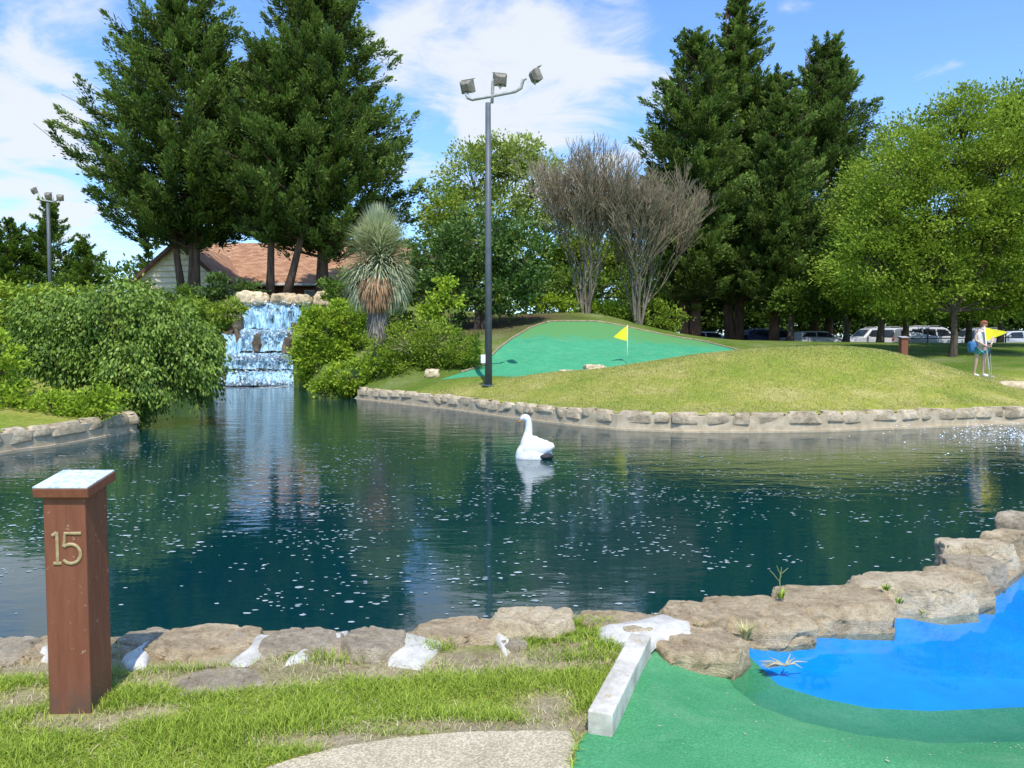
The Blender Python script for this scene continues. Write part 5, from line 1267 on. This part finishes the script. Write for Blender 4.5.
    for v in bm.verts:
        x,y,z = v.co
        front = max(0, -y)
        v.co = Vector((.047+x*.108, -.042+y*.118*(1 if y > 0 else .72 if z < .3 else .95), 1.585+z*(.115 if z > 0 else .20*(1-front))))
        v.co += v.co.normalized()*.004*mnoise.noise(v.co*40)
    for f in bm.faces: f.smooth = True
    me = bpy.data.meshes.new('hair'); bm.to_mesh(me); bm.free(); me.materials.append(hm); link(bpy.data.objects.new('hair', me), root)
    # face features
    dk = simple('eye_dark', (.03,.02,.02,1))
    for s in (-1,1):
        mb = MB(); mb.tube([(.048+s*.032,-.142,1.575),(.048+s*.032,-.150,1.575)], [.011,.007], 8); mb.build('eye', dk, root)
    mb = MB(); mb.tube([(.048,-.140,1.575),(.048,-.168,1.54),(.048,-.145,1.53)], [.008,.013,.008], 6); mb.build('nose', skin, root, True)
    mb = MB(); mb.tube([(.025,-.138,1.505),(.048,-.146,1.502),(.071,-.138,1.505)], [.003,.006,.003], 6); mb.build('mouth', simple('lips', (.4,.12,.1,1)), root, True)
    for k, (ax, ay) in {'l':(-.12,.02),'r':(.08,-.11)}.items():
        mb = MB(); mb.tube([(ax,ay+.08,.04),(ax,ay,.045),(ax+.01,ay-.10,.035)], [.045,.048,.04], 10); mb.build('shoe', M['white'], root, True)
    # shoulder bag is its own thing
    bg = empty('shoulder_bag', (x0-.26,Y+.02,z0+.92)); tag(bg, 'blue shoulder bag hanging at the golfer\'s hip', 'bag')
    bl = simple('blue_fabric', (.03,.14,.30,1), (.06,.22,.42,1), 8, .8, .3, .01)
    bm = bmesh.new(); bmesh.ops.create_icosphere(bm, subdivisions=4, radius=1)
    for v in bm.verts:
        c = Vector([math.copysign(abs(t)**.6, t) for t in v.co]); v.co = Vector((c.x*.10, c.y*.12, c.z*.17*(1-.15*c.z)))
    for f in bm.faces: f.smooth = True
    me = bpy.data.meshes.new('pouch'); bm.to_mesh(me); bm.free(); me.materials.append(bl); link(bpy.data.objects.new('pouch', me), bg)
    mb = MB(); mb.tube([(-.02,0,.14),(.06,-.08,.40),(.12,-.10,.52),(.20,0,.53),(.14,.08,.40),(.02,.06,.14)], .014, 6); mb.build('strap', bl, bg, True)
    # putter in hands
    pt = empty('putter', (x0+.10,Y-.30,z0)); tag(pt, 'thin golf putter held in the golfer\'s hands', 'golf club')
    mb = MB(); mb.tube([(-.02,.0,1.02),(.0,0,.72)], .013, 8); mb.build('grip', M['lamp_glass'], pt)
    mb = MB(); mb.tube([(.0,0,.72),(.06,0,.03)], .007, 8); mb.build('shaft', M['metal_light'], pt)
    mb = MB(); mb.box((.09,0,.02),(.11,.03,.03)); mb.build('head', M['metal_light'], pt, bevel=.004)
golfer()

# ------------------------------------------------------------------ weeds by the pool
def weed(px, py, z, h, n, label, stalk=False, dry=False):
    c = G(px,py,z); root = empty('weed', c); tag(root, label, 'weed')
    V = []; T = []
    for i in range(n):
        az = random.uniform(0,6.28); s = Vector((-math.sin(az), math.cos(az), 0)); f = Vector((math.cos(az), math.sin(az), 0)); L_ = h*random.uniform(.5,1); wd = .007
        b = f*.02*random.random(); m_ = b+f*L_*.25+Vector((0,0,L_*.6)); t = b+f*L_*.6+Vector((0,0,L_*.85))
        V += [b-s*wd/2, b+s*wd/2, m_+s*wd/2, m_-s*wd/2, m_-s*wd/2, m_+s*wd/2, t+s*wd*.1, t-s*wd*.1]; T += [random.random()]*2
    mesh_np('blades', [tuple(v) for v in V], 4, M['dry_blade' if dry else 'blade'], root, T)
    if stalk:
        mb = MB(); mb.tube([(0,0,0),(-.01,0,.10),(.0,0,.19)], [.004,.003,.002], 5); mb.tube([(-.01,0,.10),(-.05,0,.15),(-.07,0,.17)], .002, 4); mb.tube([(0,0,.15),(.04,0,.185)], .002, 4); mb.tube([(0,0,.13),(-.03,0,.2)], .002, 4)
        mb.build('stalk', simple('weed_stalk', (.22,.26,.08,1), (.35,.36,.14,1)), root)
weed(781,598,.06,.07,26,'tall weed with branching stalk between the slab boulder and the cracked boulder',True)
weed(886,590,.08,.05,24,'small green tuft in the left cleft of the palest boulder')
weed(899,603,.04,.045,18,'tiny green tuft low on the palest boulder')
weed(921,614,-.08,.05,22,'green tuft at the waterline under the palest boulder')
weed(812,630,-.08,.055,26,'green tuft at the waterline right of the flat slab boulder')
weed(745,640,.0,.11,90,'dry straw coloured tuft on the corner boulder beside the pool',dry=True)
weed(706,655,-.03,.06,24,'green sprig growing from the corner boulder above the turf')
weed(722,660,-.05,.05,26,'short green tuft at the turf corner by the pool')
weed(718,668,-.06,.04,40,'dry tuft at the turf edge beside the waterline',dry=True)
weed(700,628,.02,.04,30,'low dry tuft between the two brown stones left of the pool',dry=True)
# floating plant debris
c = G(785,668,-.095); root = empty('floating_plant', c); tag(root, 'uprooted dry weed floating on the blue pool', 'plant debris')
mb = MB()
for a, l_ in ((2.8,.14),(.3,.13),(1.1,.11),(3.4,.12),(2.4,.09),(-.4,.09),(3.0,.09),(.7,.08)):
    f = Vector((math.cos(a), math.sin(a)*.6, 0)); mb.tube([(0,0,.012), f*l_*.5+Vector((0,0,.03)), f*l_+Vector((0,0,.008+.05*max(0,math.sin(a)) ))], [.006,.005,.002], 5)
mb.build('stem', simple('dry_stem', (.36,.34,.22,1), (.55,.52,.38,1)), root, True)
V=[];T=[]
for i in range(60):
    a = random.uniform(2.4,3.7); r = random.uniform(.03,.12); p = Vector((math.cos(a)*r, math.sin(a)*r*.6, .012)); d_ = Vector((math.cos(a+.5)*.02, math.sin(a+.5)*.012, .004)); e_ = Vector((-d_.y,d_.x,.002))*.4
    V += [p-d_,p+e_,p+d_,p-e_]; T.append(random.random())
mesh_np('leaves', [tuple(v) for v in V], 4, M['dry_blade'], root, T)

# ------------------------------------------------------------------ world, sun, camera
SUN = Vector((.13,-1,1.6)).normalized(); el = math.asin(SUN.z); rotz = math.atan2(SUN.x, SUN.y)
w_ = bpy.data.worlds.new('World'); sc.world = w_; w_.use_nodes = True; nt = w_.node_tree; nt.nodes.clear()
out = nt.nodes.new('ShaderNodeOutputWorld'); bg = nt.nodes.new('ShaderNodeBackground'); bg.inputs['Strength'].default_value = .15
sky = nt.nodes.new('ShaderNodeTexSky'); sky.sky_type = 'NISHITA'; sky.sun_disc = False; sky.sun_elevation = el; sky.sun_rotation = rotz; sky.air_density = 1.0; sky.dust_density = .6; sky.ozone_density = 1.6
tc = nt.nodes.new('ShaderNodeTexCoord')
# clouds: fractal noise projected on a flat layer, gated by broad patches
sep = N(nt, 'ShaderNodeSeparateXYZ'); nt.links.new(tc.outputs['Generated'], sep.inputs[0])
mz = N(nt, 'ShaderNodeMath', operation='ADD'); mz.inputs[1].default_value = .12; nt.links.new(sep.outputs['Z'], mz.inputs[0])
mx_ = N(nt, 'ShaderNodeMath', operation='MAXIMUM'); mx_.inputs[1].default_value = .03; nt.links.new(mz.outputs[0], mx_.inputs[0])
dv = N(nt, 'ShaderNodeVectorMath', operation='DIVIDE'); cmb = N(nt, 'ShaderNodeCombineXYZ')
for i in range(3): nt.links.new(mx_.outputs[0], cmb.inputs[i])
nt.links.new(tc.outputs['Generated'], dv.inputs[0]); nt.links.new(cmb.outputs[0], dv.inputs[1])
cn = noise_tex(nt, 3.0, 12, .60, dv.outputs[0], .5)
total = None
def patch_mask(px, py, rad, gain):
    global total
    d_ = ray(px,py).normalized(); sb = N(nt, 'ShaderNodeVectorMath', operation='DISTANCE'); nt.links.new(tc.outputs['Generated'], sb.inputs[0]); sb.inputs[1].default_value = d_
    mr = N(nt, 'ShaderNodeMapRange', interpolation_type='SMOOTHSTEP'); mr.inputs[1].default_value = 0; mr.inputs[2].default_value = rad; mr.inputs[3].default_value = gain; mr.inputs[4].default_value = 0
    nt.links.new(sb.outputs['Value'], mr.inputs[0])
    if total is None: total = mr.outputs[0]
    else:
        a = N(nt, 'ShaderNodeMath', operation='ADD'); nt.links.new(total, a.inputs[0]); nt.links.new(mr.outputs[0], a.inputs[1]); total = a.outputs[0]
for a in ((520,45,.20,.17),(585,95,.22,.16),(560,150,.2,.10),(470,95,.2,.12),(30,115,.12,.18),(15,190,.17,.20),(60,20,.14,.14),(630,10,.06,.12),(110,250,.14,.12),(400,60,.10,.14),(300,-150,.3,.12),(700,-350,.35,.1)): patch_mask(*a)
ad = N(nt, 'ShaderNodeMath', operation='ADD'); nt.links.new(cn.outputs[0], ad.inputs[0]); nt.links.new(total, ad.inputs[1])
mr = N(nt, 'ShaderNodeMapRange', interpolation_type='SMOOTHSTEP'); mr.inputs[1].default_value = .56; mr.inputs[2].default_value = .84; mr.inputs[4].default_value = .92; nt.links.new(ad.outputs[0], mr.inputs[0])
skyc = mixc(nt, 1.0, sky.outputs[0], (1.12,1.46,1.84,1), 'MULTIPLY')
cl = mixc(nt, mr.outputs[0], skyc, (5.9,6.2,6.5,1))
nt.links.new(cl, bg.inputs['Color']); nt.links.new(bg.outputs[0], out.inputs['Surface'])
sd = bpy.data.lights.new('sun', 'SUN'); sd.energy = 5.0; sd.angle = math.radians(.5); sd.color = (1,.95,.88)
so = bpy.data.objects.new('sun', sd); so.rotation_euler = (-SUN).to_track_quat('-Z','Y').to_euler(); link(so)
cam = bpy.data.cameras.new('camera'); cam.sensor_width = 36; cam.lens = 36*F/1024; cam.clip_end = 8000; cam.clip_start = .05
co = bpy.data.objects.new('camera', cam); co.location = (0,0,CAMZ); co.rotation_euler = (math.pi/2-PITCH, 0, 0); link(co); sc.camera = co
sc.view_settings.view_transform = 'Standard'; sc.view_settings.look = 'None'; sc.view_settings.exposure = 0

sc.cycles.max_bounces = 6; sc.cycles.diffuse_bounces = 3; sc.cycles.glossy_bounces = 3; sc.cycles.transmission_bounces = 3; sc.cycles.transparent_max_bounces = 8
